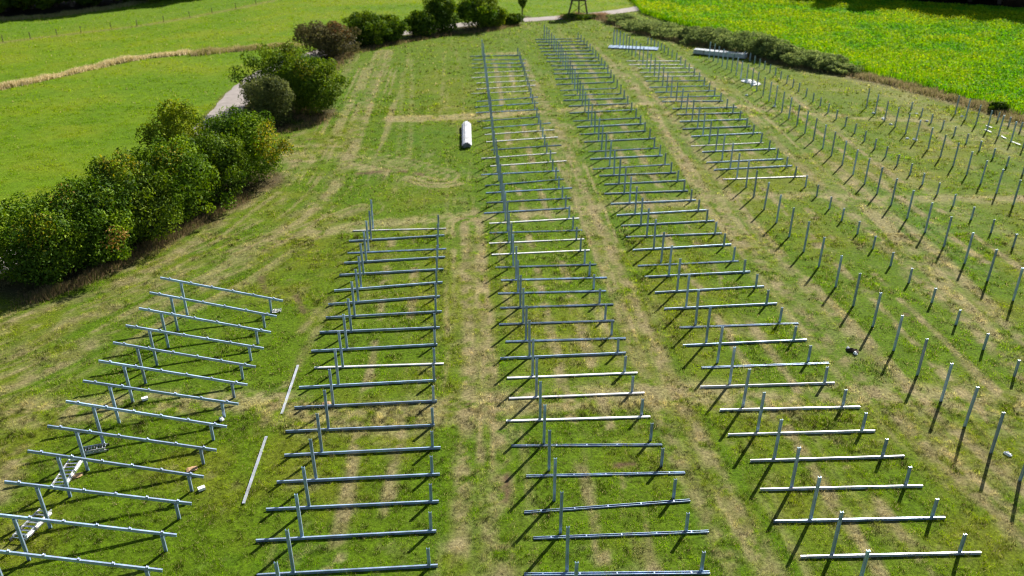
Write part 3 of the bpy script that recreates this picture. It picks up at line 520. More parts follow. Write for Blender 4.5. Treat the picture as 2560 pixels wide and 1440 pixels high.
gcc = np.where(fl[:, None], np.array((.14, .34, .004)), cc)
VV = np.concatenate([V[:, :4].reshape(-1, 3), tri.reshape(-1, 3)])
CC = np.concatenate([np.repeat(cc, 4, 0), np.repeat(gcc, 3, 0)])
me = bpy.data.meshes.new('mustard_crop'); me.vertices.add(len(VV)); me.vertices.foreach_set('co', VV.ravel().astype(np.float32))
me.loops.add(7 * n); me.loops.foreach_set('vertex_index', np.arange(7 * n, dtype=np.int32))
me.polygons.add(2 * n); me.polygons.foreach_set('loop_start', np.concatenate([np.arange(n) * 4, 4 * n + np.arange(n) * 3]).astype(np.int32))
ca_ = me.color_attributes.new('tint', 'FLOAT_COLOR', 'POINT'); c4 = np.ones((len(VV), 4), np.float32); c4[:, :3] = CC; ca_.data.foreach_set('color', c4.ravel())
me.update(calc_edges=True); me.materials.append(M_GRASS)
tag(link('mustard_crop', me), 'dense green crop dotted with yellow flowers', None, None, 'stuff')

# ------------------------------------------------------------------ bushes and trees
def foliage(name, blobs, n, leaf, cols, mat, parent, seed, accents=(), inner=.55, upright=0.0):
    """leaf quads spread through the outer shell of lumpy blobs; blobs (cx,cy,cz,rx,ry,rz)"""
    r = np.random.default_rng(seed); B = np.array(blobs, float)
    a = (B[:, 3] * B[:, 4] + B[:, 4] * B[:, 5]) ** .85; pick = r.choice(len(B), n, p=a / a.sum()); b = B[pick]
    d = r.normal(size=(n, 3)); d /= np.linalg.norm(d, axis=1)[:, None]
    rr = np.where(r.uniform(size=n) < .78, r.uniform(.82, 1.06, n), r.uniform(inner, .85, n)) * (1 + .16 * np.sin(5 * d[:, 0] + pick) * np.sin(4 * d[:, 2] + 2 * pick))
    P = b[:, :3] + d * b[:, 3:] * rr[:, None]
    k = P[:, 2] > .05; P, d, pick = P[k], d[k], pick[k]; n = len(P)
    N = d + r.normal(0, .75, (n, 3)); N[:, 2] += .25; N /= np.linalg.norm(N, axis=1)[:, None]
    U_ = np.cross(N, r.normal(size=(n, 3))); U_ /= np.linalg.norm(U_, axis=1)[:, None]; W_ = np.cross(N, U_)
    s = leaf * r.uniform(.6, 1.35, n)[:, None]
    V = np.stack([P - U_ * s * .62, P + W_ * s * .30, P + U_ * s * .62, P - W_ * s * .30], 1)
    V[:, 1] += N * s * .15; V[:, 3] += N * s * .15
    cols = np.array(cols); bl = r.uniform(0, 1, len(B))
    t = np.clip(bl[pick] * .55 + .45 * fbm(P[:, 0] * 1.0 + 50, P[:, 2] * 1.0 + P[:, 1] * .7, .9, seed, 3) + r.normal(0, .16, n), 0, .999) * (len(cols) - 1)
    i = t.astype(int); f = (t - i)[:, None]; C = cols[i] * (1 - f) + cols[i + 1] * f
    for (ax, ay, az_, ar, acol, am) in accents:
        q = np.linalg.norm((P - np.array((ax, ay, az_))), axis=1) < ar; q &= r.uniform(size=n) < am
        C[q] = np.array(acol) * r.uniform(.7, 1.25, (q.sum(), 1))
    C = C * r.uniform(.75, 1.25, (n, 1))
    return link(name, mesh_np(name, V.reshape(-1, 3), np.arange(4 * n).reshape(-1, 4), mat, np.repeat(C, 4, 0)), parent)

def stems(name, parent, blobs, r0, seed, h0=0.0):
    rr = random.Random(seed); m = MB()
    for b in blobs:
        x0, y0 = rr.uniform(-.03, .03), rr.uniform(-.03, .03)
        p = np.array((x0, y0, -.15)); q = np.array((b[0] * .8, b[1] * .8, b[2] + b[5] * .2)); mid = p * .45 + q * .55 + np.array((-b[0] * .12, -b[1] * .12, 0))
        m.bar(p, mid, r0, 6, r0 * .65); m.bar(mid, q, r0 * .65, 6, r0 * .2)
    return m.build(name, M_BARK, parent)

def lumpy(w, d, h, n, seed, base=.12):
    rr = random.Random(seed); out = []
    for i in range(n):
        a = 2 * math.pi * i / n + rr.uniform(-.4, .4); q = rr.uniform(.25, .62)
        z = rr.uniform(.22, .72) * h; s = rr.uniform(.24, .36)
        out.append((math.cos(a) * w / 2 * q, math.sin(a) * d / 2 * q, z, w * s * .82, d * s * .82, min(h * .32, z - base * h * .3, h - z)))
    out.append((rr.uniform(-.1, .1) * w, 0, h * .70, w * .27, d * .27, h * .29))
    out.append((0, 0, h * .36, w * .40, d * .40, h * .35))
    for i in range(30):
        a, e = rr.uniform(0, 6.28), rr.uniform(-.15, 1.35); q = rr.uniform(.36, .58); s = rr.uniform(.05, .115)
        z = h * (.45 + rr.uniform(.40, .56) * math.sin(e)) if e > 0 else h * rr.uniform(.12, .4)
        out.append((math.cos(a) * w * q * math.cos(e), math.sin(a) * d * q * math.cos(e), z, w * s, d * s, min(h * s * 1.2, z)))
    return out

G_DARK = [(.028, .058, .008), (.060, .115, .010), (.125, .195, .012), (.24, .31, .016)]
G_MID = [(.030, .066, .008), (.070, .140, .009), (.13, .215, .011), (.25, .34, .016)]
G_YEL = [(.08, .13, .010), (.15, .215, .012), (.25, .30, .015), (.34, .36, .02)]
G_GREY = [(.09, .13, .045), (.15, .205, .065), (.22, .285, .09), (.31, .35, .12)]
G_BRN = [(.06, .052, .025), (.095, .082, .032), (.13, .12, .04), (.13, .10, .055)]
OR, YE, RD = (.34, .20, .05), (.34, .30, .03), (.22, .12, .045)

BL = [  # label, palette, accents (relative), leaves, leaf size
    ('dark green bush with yellowing leaf tips at the near end of the long hedge', G_MID, [(.2, -.3, .75, 1.2, YE, .2)], 15000, .17),
    ('green hedge bush carrying an orange-leaved branch on its field side', G_MID, [(.40, -.35, .40, .95, OR, .6), (-.1, -.2, .9, 1.0, OR, .15)], 14000, .17),
    ('dark hedge bush just behind the orange-leaved one', G_DARK, [(0, 0, .9, 1.3, YE, .25)], 15000, .17),
    ('mid-green hedge bush, fourth from the near end of the hedge', G_MID, [(.1, -.2, .85, 1.2, YE, .2)], 15000, .17),
    ('dark glossy hedge bush beside the yellow-sided one', G_DARK, [], 14000, .17),
    ('rounded hedge bush with a golden yellow side facing the field', G_MID, [(.45, -.1, .62, 1.8, (.36, .30, .02), .45)], 16000, .17),
    ('tallest yellow-green bush, rising above the back of the near hedge', G_YEL, [], 12000, .18),
    ('small grey-green feathery bush at the edge of the grey lane', [(.05, .065, .025), (.09, .11, .035), (.14, .16, .05), (.24, .26, .05)], [], 10000, .17),
    ('big dark rounded bush beside the lane, casting a black shadow', G_DARK, [(0, -.2, .9, 1.2, YE, .2)], 15000, .19),
    ('tall dark bush with lighter crown behind the grey-green feathery bush', G_DARK, [(.1, 0, .95, 1.4, (.2, .2, .03), .4)], 13000, .2),
    ('brownish rust-tinted bush at the end of the dry grass strip', G_BRN, [(.2, 0, .8, 1.6, RD, .5)], 9000, .24),
    ('dark upright bush, left of the pair beyond the brownish bush', G_DARK, [], 8000, .25),
    ('dark rounded bush, right of the pair beyond the brownish bush', G_DARK, [], 7500, .25),
    ('low dark bush at the foot of the tall far bushes', G_DARK, [], 6000, .26),
    ('tall dark far bush reaching out of the picture, next to the low one', G_DARK, [], 8000, .27),
    ('tall broad far bush with yellow-green top near the lane bend', G_MID, [(.2, 0, .9, 2, (.2, .25, .03), .5)], 9000, .27),
    ('lower yellow-green bush on the right flank of the tall far bushes', G_YEL, [], 5000, .27),
    ('smallest dark bush, last of the hedge before the open lane', G_DARK, [], 4000, .25),
]
for i, ((hx, hy, hw, hh), (lab, pal, acc, nl, ls)) in enumerate(zip(ENV['bL'], BL)):
    o = tag(empty('bush', (hx, hy, 0)), lab, 'bush', 'bushes of the hedge along the lane')
    hw *= 1.05 if i < 6 else 1.14; hx -= .35 if i < 6 else 0; hh *= 1.02
    d = hw * .85; bl = lumpy(hw, d, hh, 10, 100 + i)
    ac = [(a[0] * hw, a[1] * d, a[2] * hh, a[3], a[4], a[5]) for a in acc]
    foliage('crown', bl, int(nl * 1.25), ls * .92, pal, M_LEAF, o, 300 + i, ac)
    stems('trunk', o, bl[:5], .06, 500 + i)

hx, hy, hw, hh = ENV['bL'][18]
o = tag(empty('tree', (hx, hy, 0)), 'slim dark green tree with bare stem beside the lane', 'tree')
foliage('crown', [(0, 0, 2.9, .75, .75, 1.1), (.25, 0, 3.8, .8, .8, 1.0), (-.35, .1, 4.6, .9, .9, 1.1), (.2, .1, 5.3, .7, .7, .9), (.1, 0, 2.0, .45, .45, .6)], 3800, .26, G_DARK, M_LEAF, o, 77)
stems('trunk', o, [(0, 0, 4.4, 1, 1, 2), (.3, .1, 3.4, 1, 1, 1)], .1, 78)

BRL = ['nearest the lookout tower', 'second from the lookout tower', 'third from the lookout tower', 'fourth from the lookout tower', 'fifth from the lookout tower', 'sixth from the lookout tower',
       'seventh from the lookout tower', 'eighth from the lookout tower', 'ninth from the lookout tower', 'tenth from the lookout tower', 'fourth from its near end', 'third from its near end', 'last but one at its near end']
rr0 = random.Random(17)
for i, (hx, hy, hw, hh) in enumerate(ENV['bR']):
    if i == 13: hw, hh = hw * .5, hh * .75
    if i < 13: lab, g = 'grey-green shrub in the low hedge along the crop, ' + BRL[i], 'grey-green shrubs along the crop'
    elif i == 13: lab, g = 'single small dark shrub at the crop margin, far from the hedge', None
    elif i == 14: lab, g = 'low dark brush under the near left leg of the lookout tower', 'brush under the tower'
    else: lab, g = 'low dark brush under the right legs of the lookout tower', 'brush under the tower'
    o = tag(empty('shrub', (hx, hy, 0)), lab, 'shrub', g)
    hw2 = hw * 1.35 * rr0.uniform(.7, 1.15); hh *= rr0.uniform(.65, .98); bl = lumpy(hw2, hw2 * .8, hh * (1.05 if i % 3 else .9), 7, 900 + i)
    foliage('crown', bl, 5600 if i < 13 else 2600, .19, G_GREY if i < 13 else G_DARK, M_GRASS if i < 13 else M_LEAF, o, 950 + i)
    stems('trunk', o, bl[:3], .04, 980 + i)

# tall trees of the two woods, standing just outside the photograph, whose shade falls into it
def forest_tree(x, y, h, seed, lab, g):
    o = tag(empty('tree', (x, y, 0)), lab, 'tree', g); rr = random.Random(seed); bl = []
    for k in range(12):
        a = rr.uniform(0, 6.28); q = rr.uniform(.5, 2.6); bl.append((math.cos(a) * q, math.sin(a) * q, h * rr.uniform(.12, .85), rr.uniform(1.8, 2.7), rr.uniform(1.8, 2.7), rr.uniform(1.6, 2.6)))
    bl.append((0, 0, h * .5, 3, 3, h * .4)); bl.append((0, 0, h * .88, 1.6, 1.6, h * .13))
    foliage('crown', bl, 7000, .95, G_DARK, M_LEAF, o, seed)
    m = MB(); m.bar((0, 0, -.2), (0, 0, h * .45), .32, 8, .22); m.bar((0, 0, h * .45), (0, 0, h * .85), .22, 8, .06)
    for k in range(6):
        a = rr.uniform(0, 6.28); z = h * rr.uniform(.25, .7); m.bar((0, 0, z), (math.cos(a) * 2.2, math.sin(a) * 2.2, z + 1.4), .1, 5, .03)
    m.build('trunk', M_BARK, o)
    return o
rr = random.Random(3)
def along(L, step):
    P = np.array(L, float); seg = np.linalg.norm(np.diff(P, axis=0), axis=1); cum = np.concatenate([[0], np.cumsum(seg)])
    t = np.arange(0, cum[-1], step); return np.stack([np.interp(t, cum, P[:, 0]), np.interp(t, cum, P[:, 1])], 1)
protos = []
for L, hgt, nm in ((WOODSHADE_L, 17, 'wood beyond the left meadow'), (WOODSHADE_R, 17, 'wood beyond the yellow crop')):
    P = np.array(L); pts_ = along(np.vstack([P[:1] + (P[:1] - P[1:2]) * 1.5, P]), 4.6)
    for row in range(3):
        for q, (x, y) in enumerate(pts_):
            sh = hgt * (1.2 if 'meadow' in nm else .48) + row * 6.0
            x2, y2 = x + math.sin(SUN_AZ) * sh + rr.uniform(-.8, .8) + (2.3 if row % 2 else 0), y + math.cos(SUN_AZ) * sh + rr.uniform(-.8, .8)
            lab, g = 'dark tall tree in the shady ' + nm, 'trees of the ' + nm
            if len(protos) < 5:
                protos.append(forest_tree(x2, y2, hgt * rr.uniform(.95, 1.1), 2000 + len(protos), lab, g)); continue
            src = protos[q % 5]; o = src.copy(); COL.objects.link(o); o.location = (x2, y2, 0); o.rotation_euler = (0, 0, rr.uniform(0, 6.28)); o['label'] = lab; o['group'] = g
            sc_ = rr.uniform(.9, 1.1); o.scale = (sc_, sc_, sc_)
            for ch in src.children:
                c = ch.copy(); COL.objects.link(c); c.parent = o

# ------------------------------------------------------------------ steel: profiles
def c_prof(W, D, t, lip, groove=0.0):
    """open C outline; web along u at v = 0, flanges towards +v"""
    w = W / 2
    if groove:
        g = groove; web_o = [(-w, 0), (-w * .35, 0), (-w * .25, g), (w * .25, g), (w * .35, 0), (w, 0)]
        web_i = [(w - t, t), (w * .35 + t * .3, t), (w * .25 + t * .3, g + t), (-w * .25 - t * .3, g + t), (-w * .35 - t * .3, t), (-w + t, t)]
    else:
        web_o = [(-w, 0), (w, 0)]; web_i = [(w - t, t), (-w + t, t)]
    return web_o + [(w, D), (w - lip, D), (w - lip, D - t), (w - t, D - t)] + web_i + [(-w + t, D - t), (-w + lip, D - t), (-w + lip, D), (-w, D)]

POST_P = c_prof(.112, .07, .007, .022, .016)
RAIL_P = c_prof(.114, .062, .006, .017)

def post_mesh(name, h):
    m = MB(); m.sweep([(u, v - .035) for u, v in POST_P], (0, 0, -.4), (0, 0, h), (0, 1, 0)); return m.mesh(name, M_STEEL)
TALL_H, SHORT_H = 2.06, .93
tall_me, short_me = post_mesh('tall_post', TALL_H), post_mesh('short_post', SHORT_H)

ONES = 'zeroth first second third fourth fifth sixth seventh eighth ninth tenth eleventh twelfth thirteenth fourteenth fifteenth sixteenth seventeenth eighteenth nineteenth'.split()
TENS = {20: ('twentieth', 'twenty'), 30: ('thirtieth', 'thirty'), 40: ('fortieth', 'forty')}
def ordinal(n):
    if n < 20: return ONES[n]
    t = n // 10 * 10
    return TENS[t][0] if n == t else TENS[t][1] + '-' + ONES[n - t]
ROWNAME = {'2': 'second', '3': 'third', '4': 'fourth', '5': 'fifth', '6': 'sixth', '7': 'seventh', '8': 'eighth'}

def in_frame(x, y, z):
    c, s_ = math.cos(PITCH), math.sin(PITCH); d = y * c - (z - CAM_H) * s_; u = y * s_ + (z - CAM_H) * c
    return abs(FPX * x / d) < 1280 and abs(FPX * u / d) < 720

cand = []
for rn in '2345678':
    for kind, H in (('t', TALL_H), ('s', SHORT_H)):
        L = [p for p in ROWS[rn][kind] if in_frame(p[0], p[1], H) or in_frame(p[0], p[1], 0)]      # posts the photograph shows
        for i, (x, y) in enumerate(L):
            hs = H * (.93 if rn in '78' else 1.0)
            cand.append((hs / (x * x + y * y + CAM_H ** 2), rn, kind, i, len(L), x, y, hs / H))
cand.sort(reverse=True)
rj = random.Random(11)
ROWDIR = {}
for rn in '2345678':
    T_ = np.array(ROWS[rn]['t'], float); d = T_[min(12, len(T_) - 1)] - T_[0]; ROWDIR[rn] = math.atan2(-d[0], d[1])
proto = {}
far = MB()
for q, (area, rn, kind, i, n, x, y, sc) in enumerate(cand):
    z = gz(x, y); tilt = (rj.gauss(0, .008), rj.gauss(0, .008), ROWDIR[rn] + rj.gauss(0, .03))
    if q >= 300:
        H = (TALL_H if kind == 't' else SHORT_H) * sc; c, s_ = math.cos(tilt[2]), math.sin(tilt[2])
        pr = [(u, v - .035) for u, v in c_prof(.125, .075, .007, .024)]
        far.sweep(pr, (x, y, z - .3), (x + tilt[1] * H, y - tilt[0] * H, z + H), (-s_, c, 0)); continue
    nm = 'tall_post' if kind == 't' else 'short_post'
    if nm not in proto:
        o = proto[nm] = link(nm, tall_me if kind == 't' else short_me)
    else:
        o = proto[nm].copy(); COL.objects.link(o)
    o.location, o.rotation_euler, o.scale = (x, y, z), tilt, (1, 1, sc * (1 + rj.gauss(0, .012)))
    size = 'tall' if kind == 't' else 'short'
    where = f'{ordinal(i + 1)} from the front' if i < n * .6 or n - i > 15 else (f'{ordinal(n - i)} from the far end' if i < n - 1 else 'last at the far end')
    rowp = f'in the {ROWNAME[rn]} row from the left'
    tag(o, f'{size} grey steel post, {where} {rowp}', 'post', f'{size} posts of the {ROWNAME[rn]} row')
o = far.build('distant_posts', M_STEEL)
tag(o, 'small grey steel posts crowding at the far ends of the rows', None, None, 'stuff')

# ------------------------------------------------------------------ steel: rails lying between the posts
def rail_mesh(name, L, mat, cleats=False):
    """along X, web facing -Y, open side +Y, standing on z = 0"""
    m = MB(); m.sweep([(v, u + .057) for u, v in RAIL_P], (-L / 2, 0, 0), (L / 2, 0, 0), (0, 0, 1)); return m.mesh(name, mat)
RL = 6.4
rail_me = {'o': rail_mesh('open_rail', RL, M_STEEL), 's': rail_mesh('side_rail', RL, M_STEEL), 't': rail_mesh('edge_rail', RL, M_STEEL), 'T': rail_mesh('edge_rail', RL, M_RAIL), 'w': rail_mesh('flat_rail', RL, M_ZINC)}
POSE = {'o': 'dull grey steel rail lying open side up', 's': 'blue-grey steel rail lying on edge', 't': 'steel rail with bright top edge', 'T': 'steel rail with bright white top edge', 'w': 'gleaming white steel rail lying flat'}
# local sweep puts the open side towards -Y or +Y; poses turn it about its length
for rn in '2345':
    L = ROWS['b' + rn]; first = True
    for i, (x0, y0, x1, y1, p) in enumerate(L):
        if rn == '4' and i < 7 and p == 't': p = 'T'  # lighter copy of the steel, painting these sunlit top edges brighter
        cx, cy = (x0 + x1) / 2, (y0 + y1) / 2; yaw = math.atan2(y1 - y0, x1 - x0); l = math.hypot(x1 - x0, y1 - y0)
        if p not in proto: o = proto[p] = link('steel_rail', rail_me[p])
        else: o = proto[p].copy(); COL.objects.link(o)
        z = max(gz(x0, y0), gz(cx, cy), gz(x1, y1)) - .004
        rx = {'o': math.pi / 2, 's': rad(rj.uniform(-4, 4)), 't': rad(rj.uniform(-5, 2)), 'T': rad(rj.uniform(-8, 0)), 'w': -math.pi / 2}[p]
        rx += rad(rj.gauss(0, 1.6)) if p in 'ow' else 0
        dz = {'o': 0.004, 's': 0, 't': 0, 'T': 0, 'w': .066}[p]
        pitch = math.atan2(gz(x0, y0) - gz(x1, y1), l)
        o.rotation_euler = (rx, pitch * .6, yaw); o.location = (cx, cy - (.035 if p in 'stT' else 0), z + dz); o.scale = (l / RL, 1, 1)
        if rn == '3' and i < 5 and p == 'o':
            for q in range(5):
                c = MB()
                if p == 'o': c.box((0, .062, .0), (.05, .010, .115)); c.box((0, .05, .03), (.03, .02, .02))
                else: c.box((0, .034, .127), (.09, .05, .012)); c.box((-.04, .034, .145), (.01, .05, .04))
                c.build('bracket', M_STEEL, o, (RL * ((q + .5) / 5 - .5), 0, .061 if p == 'o' else 0))
        n = len(L); where = f'{ordinal(i + 1)} from the front' if i < n - 10 else (f'{ordinal(n - i)} from the far end' if i < n - 1 else 'last at the far end')
        tag(o, f'{POSE[p]}, {where}, {ROWNAME[rn]} row', 'rail', f'rails lying in the {ROWNAME[rn]} row')

for i, (x0, y0, x1, y1) in enumerate(ENV['looserails']):
    l = math.hypot(x1 - x0, y1 - y0); m = MB(); m.sweep([(v, u) for u, v in c_prof(.11, .05, .006, .015)], (-l / 2, 0, 0), (l / 2, 0, 0), (0, 1, 0))
    o = m.build('steel_rail', M_RAIL, None, ((x0 + x1) / 2, (y0 + y1) / 2, gz((x0 + x1) / 2, (y0 + y1) / 2) + .06), (0, 0, math.atan2(y1 - y0, x1 - x0)))
    tag(o, ['white loose rail lying lengthwise beside the second row, farther of two', 'white loose rail lying lengthwise beside the second row, nearer of two'][i], 'rail', 'loose rails lying beside the second row')

# ------------------------------------------------------------------ first row: rails bolted on legs
def mount(i, bx, by, sx, sy, nlab):
    yaw = math.atan2(sy - by, sx - bx); gap = math.hypot(sx - bx, sy - by); z0 = gz(bx, by)
    o = tag(empty('mounting_frame', (bx, by, z0), yaw), nlab, 'mounting frame', 'assembled frames of the first row')
    ht, hs = 1.98, .80; sl = (hs - ht) / gap
    def leg(name, x, h):
        m = MB(); m.sweep([(u, v - .035) for u, v in POST_P], (x, 0, -.4), (x, 0, h), (0, 1, 0)); m.box((x, .05, h - .09), (.15, .012, .2)); m.box((x, -.044, h - .09), (.1, .012, .14)); return m.build(name, M_STEEL, o)
    leg('long_leg', 0, ht - .02); leg('short_leg', gap, hs - .02)
    a, b = (-1.02, 0, ht + 1.02 * -sl), (5.2, 0, ht + 5.2 * sl)
    m = MB(); m.sweep([(v - .036, u + .057) for u, v in RAIL_P], a, b, (0, 0, 1)); r = m.build('rafter', M_STEEL, o)
    for k in range(6):
        t = (k + .45) / 5.9; p = np.array(a) * (1 - t) + np.array(b) * t
        c = MB(); c.box((0, 0, .134), (.08, .07, .045)); c.box((-.035, 0, .16), (.012, .07, .05)); cb = c.build('bracket', M_STEEL, r, tuple(p), (0, -math.atan(sl), 0))
    return o
NM = len(ENV['R1'])
for i, (bx, by, sx, sy) in enumerate(ENV['R1']):
    k = NM - i
    w = 'nearest frame, cut by the bottom edge' if k == 1 else ('farthest of the first row, bracket heap beside it' if i == 0 else f'{ordinal(k)} frame from the front in the first row')
    mount(i, bx, by, sx, sy, 'tilted steel rail on two legs, ' + w)

# ------------------------------------------------------------------ bundles of rails
def bundle(name, x0, y0, x1, y1, nx, nz, lab, mat, gapx=.14, hz=.075, round_rows=None):
    l = math.hypot(x1 - x0, y1 - y0); o = tag(empty(name, ((x0 + x1) / 2, (y0 + y1) / 2, gz((x0 + x1) / 2, (y0 + y1) / 2)), math.atan2(y1 - y0, x1 - x0)), lab, 'rail bundle')
    W = nx * gapx
    for s in (-.32, .32):
        m = MB(); m.box((s * l, 0, .045), (.10, W + .1, .09)); m.build('bearer', M_WOOD, o)
    me = None
    for j in range(nz):
        cnt = round_rows[j] if round_rows else nx - (j % 2 if nz > 3 else 0)
        for i in range(cnt):
            if me is None:
                m = MB(); m.sweep([(u, -v) for u, v in c_prof(.13, .07, .006, .018)][::-1], (-l / 2, 0, 0), (l / 2, 0, 0), (0, 0, 1)); r = m.build('rail', mat, o); me = r
            else:
                r = me.copy(); COL.objects.link(r); r.parent = o
            r.location = (rj.uniform(-.09, .09), (i - (cnt - 1) / 2) * gapx, .163 + j * hz)
    for s in (-.3, .3):
        m = MB(); t = .09 + nz * hz + .012
        m.box((s * l, 0, t), (.04, W + .05, .006)); m.box((s * l, -W / 2 - .02, t / 2 + .04), (.04, .006, t - .07)); m.box((s * l, W / 2 + .02, t / 2 + .04), (.04, .006, t - .07)); m.build('strap', M_STRAP, o)
bundle('rail_bundle', -4.22, 74.6, -3.86, 68.1, 6, 6, 'white bundle of long rails on grass left of the third row', M_ZINC, .14, .075, (5, 6, 6, 5, 4, 2))
bundle('rail_bundle', 23.32, 107.17, 29.09, 104.07, 7, 7, 'long grey bundle of rails near the crop hedge, with bright top', M_RAIL)
bundle('rail_bundle', 12.8, 111.0, 19.06, 109.5, 11, 1, 'flat pale layer of rails at the far end of the fifth row', M_STEEL, .15)

# ------------------------------------------------------------------ ladders
def ladder(x0, y0, x1, y1, w, lift, lab, rungs):
    l = max(math.hypot(x1 - x0, y1 - y0), .7); yaw = math.atan2(y1 - y0, x1 - x0)
    o = tag(empty('ladder', ((x0 + x1) / 2, (y0 + y1) / 2, gz(x0, y0) + .06), yaw), lab, 'ladder'); o.rotation_euler = (0, -lift, yaw)
    for lay, dz in ((0, 0), (1, .085)):
        ww = w - .09 * lay
        for s in (-1, 1):
            m = MB(); m.box((0 - .08 * lay, s * ww / 2, dz + l / 2 * math.sin(lift)), (l, .03, .075)); m.build('side_rail', M_ALU, o)
        for k in range(rungs):
            xk = -l / 2 + (k + .5) * l / rungs - .08 * lay
            m = MB(); m.bar((xk, -ww / 2, dz + l / 2 * math.sin(lift)), (xk, ww / 2, dz + l / 2 * math.sin(lift)), .019, 6); m.build('rung', M_ALU, o)
    for s in (-1, 1):
        m = MB(); m.box((l / 2 + .02, s * w / 2, l / 2 * math.sin(lift)), (.06, .05, .09)); m.build('foot', M_STRAP, o)
ld = ENV['ladders']
ladder(*ld[0][:4], .56, .06, 'aluminium folding ladder lying on grass under the third frame from the front', 7)
ladder(*ld[1][:4], .56, .06, 'aluminium folding ladder lying on grass under the nearest complete frame', 7)
ladder(*ld[2][:4], .42, .0, 'short aluminium step ladder lying beside a long leg, smallest ladder', 4)

# ------------------------------------------------------------------ scraps and small things
def crumple(name, x, y, sx, sy, hz, mat, seed, rz=0.0):
    r = np.random.default_rng(seed); n = 6; V, F = [], []
    for top in (1, 0):
        for j in range(n):
            for i in range(n):
                u, v = i / (n - 1) - .5, j / (n - 1) - .5; e = 1 - .25 * (abs(u) * 2) ** 4 * (abs(v) * 2) ** 4
                z = hz * (.25 + .75 * hash2(np.array([i]), np.array([j]), seed)[0]) * (1 if .5 - max(abs(u), abs(v)) > .05 else .3)
                V.append((u * sx * e + r.normal(0, .03) * sx * top, v * sy * e + r.normal(0, .03) * sy * top, z + .006 if top else 0.0))
    for j in range(n - 1):
        for i in range(n - 1):
            a = j * n + i; F.append((a, a + 1, a + n + 1, a + n)); F.append((a + n * n, a + n * n + n, a + n * n + n + 1, a + n * n + 1))
    ring = [i for i in range(n)] + [j * n + n - 1 for j in range(1, n)] + [(n - 1) * n + i for i in range(n - 2, -1, -1)] + [j * n for j in range(n - 2, 0, -1)]
    for a, b in zip(ring, ring[1:] + ring[:1]): F.append((a, a + n * n, b + n * n, b))
    return link(name, mesh_py(name, V, F, mat), None, (x, y, gz(x, y) + .03), (0, 0, rz))
LT = ['white scrap by the second tall post from the far end, seventh row', 'white scrap by the third tall post from the far end, seventh row', 'white scrap by the fourth tall post from the far end, seventh row',
      'white scrap among the short posts of the seventh row, farther of two', 'white scrap among the short posts of the seventh row, nearer of two', 'flat white scrap just beside a post of the seventh row', 'bright white scrap at the foot of a seventh-row post',
      'white scrap beside the second post from the far end, eighth row', 'white curled scrap beside dark lump in the fifth row', 'white lump in front of dark lump in the fifth row', 'tiny white scrap alone on grass in the fifth row',
      'small white box on grass beside the first row', 'small white can lying under the first row', 'white scrap at a short leg of the first row', 'tiny white scrap at a sixth-row post', 'tiny white scrap in the aisle of the sixth row']
for i, ((x, y), lab) in enumerate(zip(ENV['litter'], LT)):
    s = .28 if y > 40 else .22
    if i in (11, 12):
        m = MB(); m.box((0, 0, .06), (.26, .17, .11)); m.box((0, 0, .118), (.27, .18, .012)); o = m.build('box' if i == 11 else 'can', M_WHITE, None, (x, y, gz(x, y) + .02), (0, 0, .6))
        tag(o, lab, 'box' if i == 11 else 'can')
    else:
        o = crumple('plastic_scrap', x, y, s * rj.uniform(1, 1.6), s * rj.uniform(.6, .9), .13, M_WHITE, 40 + i, rj.uniform(0, 3)); tag(o, lab, 'scrap', 'white plastic scraps on the field')
x, y = (ENV['litter'][8][0] + ENV['litter'][9][0]) / 2, (ENV['litter'][8][1] + ENV['litter'][9][1]) / 2
tag(crumple('dark_lump', x + .05, y + .05, .6, .3, .16, M_LUMP, 91, -.6), 'dark lump between two white scraps', 'clod')  # dark uneven lump set between the scraps
for i, ((a, b), lab) in enumerate(zip(ENV['strips'], ['white lath on dry turf in the eighth row, farther of a parallel pair', 'white lath on dry turf in the eighth row, nearer of a parallel pair', 'pale lath alone on dry turf in the eighth row', 'white lath at the right end of the eighth row'])):
    l = math.hypot(b[0] - a[0], b[1] - a[1]); m = MB(); m.box((0, 0, .03), (l, .11, .035)); m.box((0, 0, .055), (l * .94, .05, .012))
    tag(m.build('lath', M_WHITE, None, (a[0], a[1], gz(*a) + .04), (0, 0, math.atan2(b[1] - a[1], b[0] - a[0]))), lab, 'lath', 'white laths on the field')
for i, ((x, y), lab) in enumerate(zip(ENV['pile'], ['white foil sheet in the pile between fifth and sixth rows, farthest of three', 'white foil sheet in the pile between fifth and sixth rows, middle of three', 'white foil sheet in the pile between fifth and sixth rows, nearest of three'])):
    tag(crumple('foil_sheet', x, y - i * .25, 1.15, .75, .32, M_WHITE, 60 + i, -.35 + .3 * i), lab, 'foil sheet', 'white foil sheets in the far pile')
bx, by, sx, sy = ENV['R1'][0]
hp = tag(empty('bracket_heap', (sx + .28, sy + .05, gz(sx, sy))), 'heap of pale metal brackets at a short leg of the farthest frame', 'bracket heap')
for k in range(7):
    m = MB(); m.box((0, 0, .05), (.05, .34, .012)); m.box((.02, 0, .09), (.012, .34, .08)); m.build('bracket', M_ALU, hp, (k * .07 - .2, rj.uniform(-.06, .06), .02), (0, 0, rj.uniform(-.3, .3)))
for j, (i, dx, dy, lab) in enumerate([(8, -.35, -.35, 'brown cardboard scrap at a short leg in the first row'), (9, -.3, 1.2, 'torn cardboard piece near the step ladder')]):
    bx, by, sx, sy = ENV['R1'][i]; X0, Y0 = (sx, sy) if j == 0 else (bx, by)
    tag(crumple('cardboard_scrap', X0 + dx, Y0 + dy, .45, .3, .05, M_CARD, 70 + j, .5), lab, 'cardboard')
tx, ty = ROWS['2']['t'][7]
tag(crumple('cardboard_scrap', tx - .35, ty + .2, .4, .3, .06, M_CARD, 75, .2), 'torn cardboard at a tall post in the second row', 'cardboard')

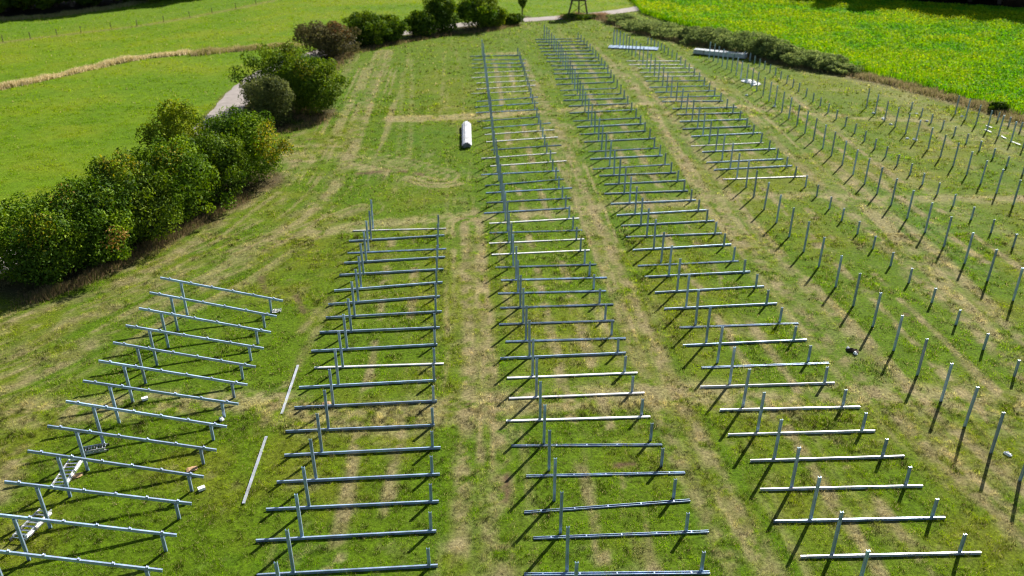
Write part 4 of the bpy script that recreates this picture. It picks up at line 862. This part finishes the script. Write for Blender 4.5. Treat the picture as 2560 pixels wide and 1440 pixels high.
# ------------------------------------------------------------------ pasture fence far left
FP = ENV['fence']; fx, fy = FP[5]
fe = tag(empty('wire_fence', (fx, fy, 0)), 'thin wire fence on dark wooden posts across the left meadows', 'fence')
for k, (x, y) in enumerate(FP):
    m = MB(); m.bar((0, 0, -.3), (rj.uniform(-.05, .05), 0, .95), .055, 7, .05); m.build('fence_post', M_WOOD, fe, (x - fx, y - fy, 0))
for z in (.4, .65, .88):
    m = MB()
    for (xa, ya), (xb, yb) in zip(FP[:-1], FP[1:]): m.bar((xa - fx, ya - fy, z), (xb - fx, yb - fy, z), .003, 4)
    m.build('wire', M_DARK, fe)

# ------------------------------------------------------------------ raised lookout (hunting stand)
T = ENV['tower']; tx, ty = T[4]
tw = tag(empty('lookout_tower', (tx, ty, 0)), 'dark wooden hunting lookout on splayed legs beside the lane', 'lookout tower')
top = [(-1.0, -.85), (1.0, -.85), (-1.0, .85), (1.0, .85)]; foot = [(-1.75, -1.2), (1.55, -1.25), (-1.5, 1.2), (1.6, 1.1)]
PH = 2.55
for (a, b), (c, d) in zip(foot, top):
    m = MB(); m.bar((a, b, -.3), (c, d, PH), .10, 8, .085); m.build('leg', M_WOOD, tw)
for i, j in ((0, 1), (1, 0), (0, 2), (2, 0), (1, 3), (3, 1)):
    f, t = np.array(foot[i]), np.array(top[j]); m = MB(); p = np.array((*foot[i], 0)) * .85 + np.array((*top[i], PH)) * .15; q = np.array((*foot[j], 0)) * .12 + np.array((*top[j], PH)) * .88
    m.bar(p, q, .045, 6); m.build('brace', M_WOOD, tw)
m = MB(); m.bar((.05, -1.0, -.2), (0, -.9, PH), .13, 8, .11); m.build('centre_post', M_WOOD, tw)
m = MB()
for k in range(12): m.box((-1.15 + k * .209, 0, PH + .06), (.195, 2.1, .05))
for s in (-.8, .8): m.box((0, s, PH - .02), (2.5, .1, .1))
m.build('platform', M_WOOD, tw)
m = MB()
for s in (-1, 1):
    m.box((0, s * .92, PH + .62), (2.04, .05, 1.05)); m.box((s * 1.0, 0, PH + .62), (.05, 1.8, 1.05)); m.box((s * .98, -.9, PH + 1.45), (.1, .1, .7)); m.box((s * .98, .9, PH + 1.45), (.1, .1, .7))
m.build('cabin', M_DARK, tw)
m = MB(); m.add([(-1.3, -1.2, PH + 1.75), (1.3, -1.2, PH + 1.75), (1.3, 1.2, PH + 2.15), (-1.3, 1.2, PH + 2.15), (-1.3, -1.2, PH + 1.83), (1.3, -1.2, PH + 1.83), (1.3, 1.2, PH + 2.23), (-1.3, 1.2, PH + 2.23)], [(3, 2, 1, 0), (4, 5, 6, 7), (0, 1, 5, 4), (1, 2, 6, 5), (2, 3, 7, 6), (3, 0, 4, 7)]); m.build('roof', M_DARK, tw)
for s in (-.22, .22):
    m = MB(); m.bar((-1.9 + s * .3, -1.7 + s, -.1), (-1.05, -.6 + s, PH + .3), .04, 6); m.build('ladder_side', M_WOOD, tw)
for k in range(8):
    t = (k + .6) / 8.6; p = np.array((-1.9, -1.7, -.1)) * (1 - t) + np.array((-1.05, -.6, PH + .3)) * t; m = MB(); m.bar(p + (-.066 * (1 - t), -.22, 0), p + (.066 * (1 - t), .22, 0), .025, 6); m.build('ladder_rung', M_WOOD, tw)
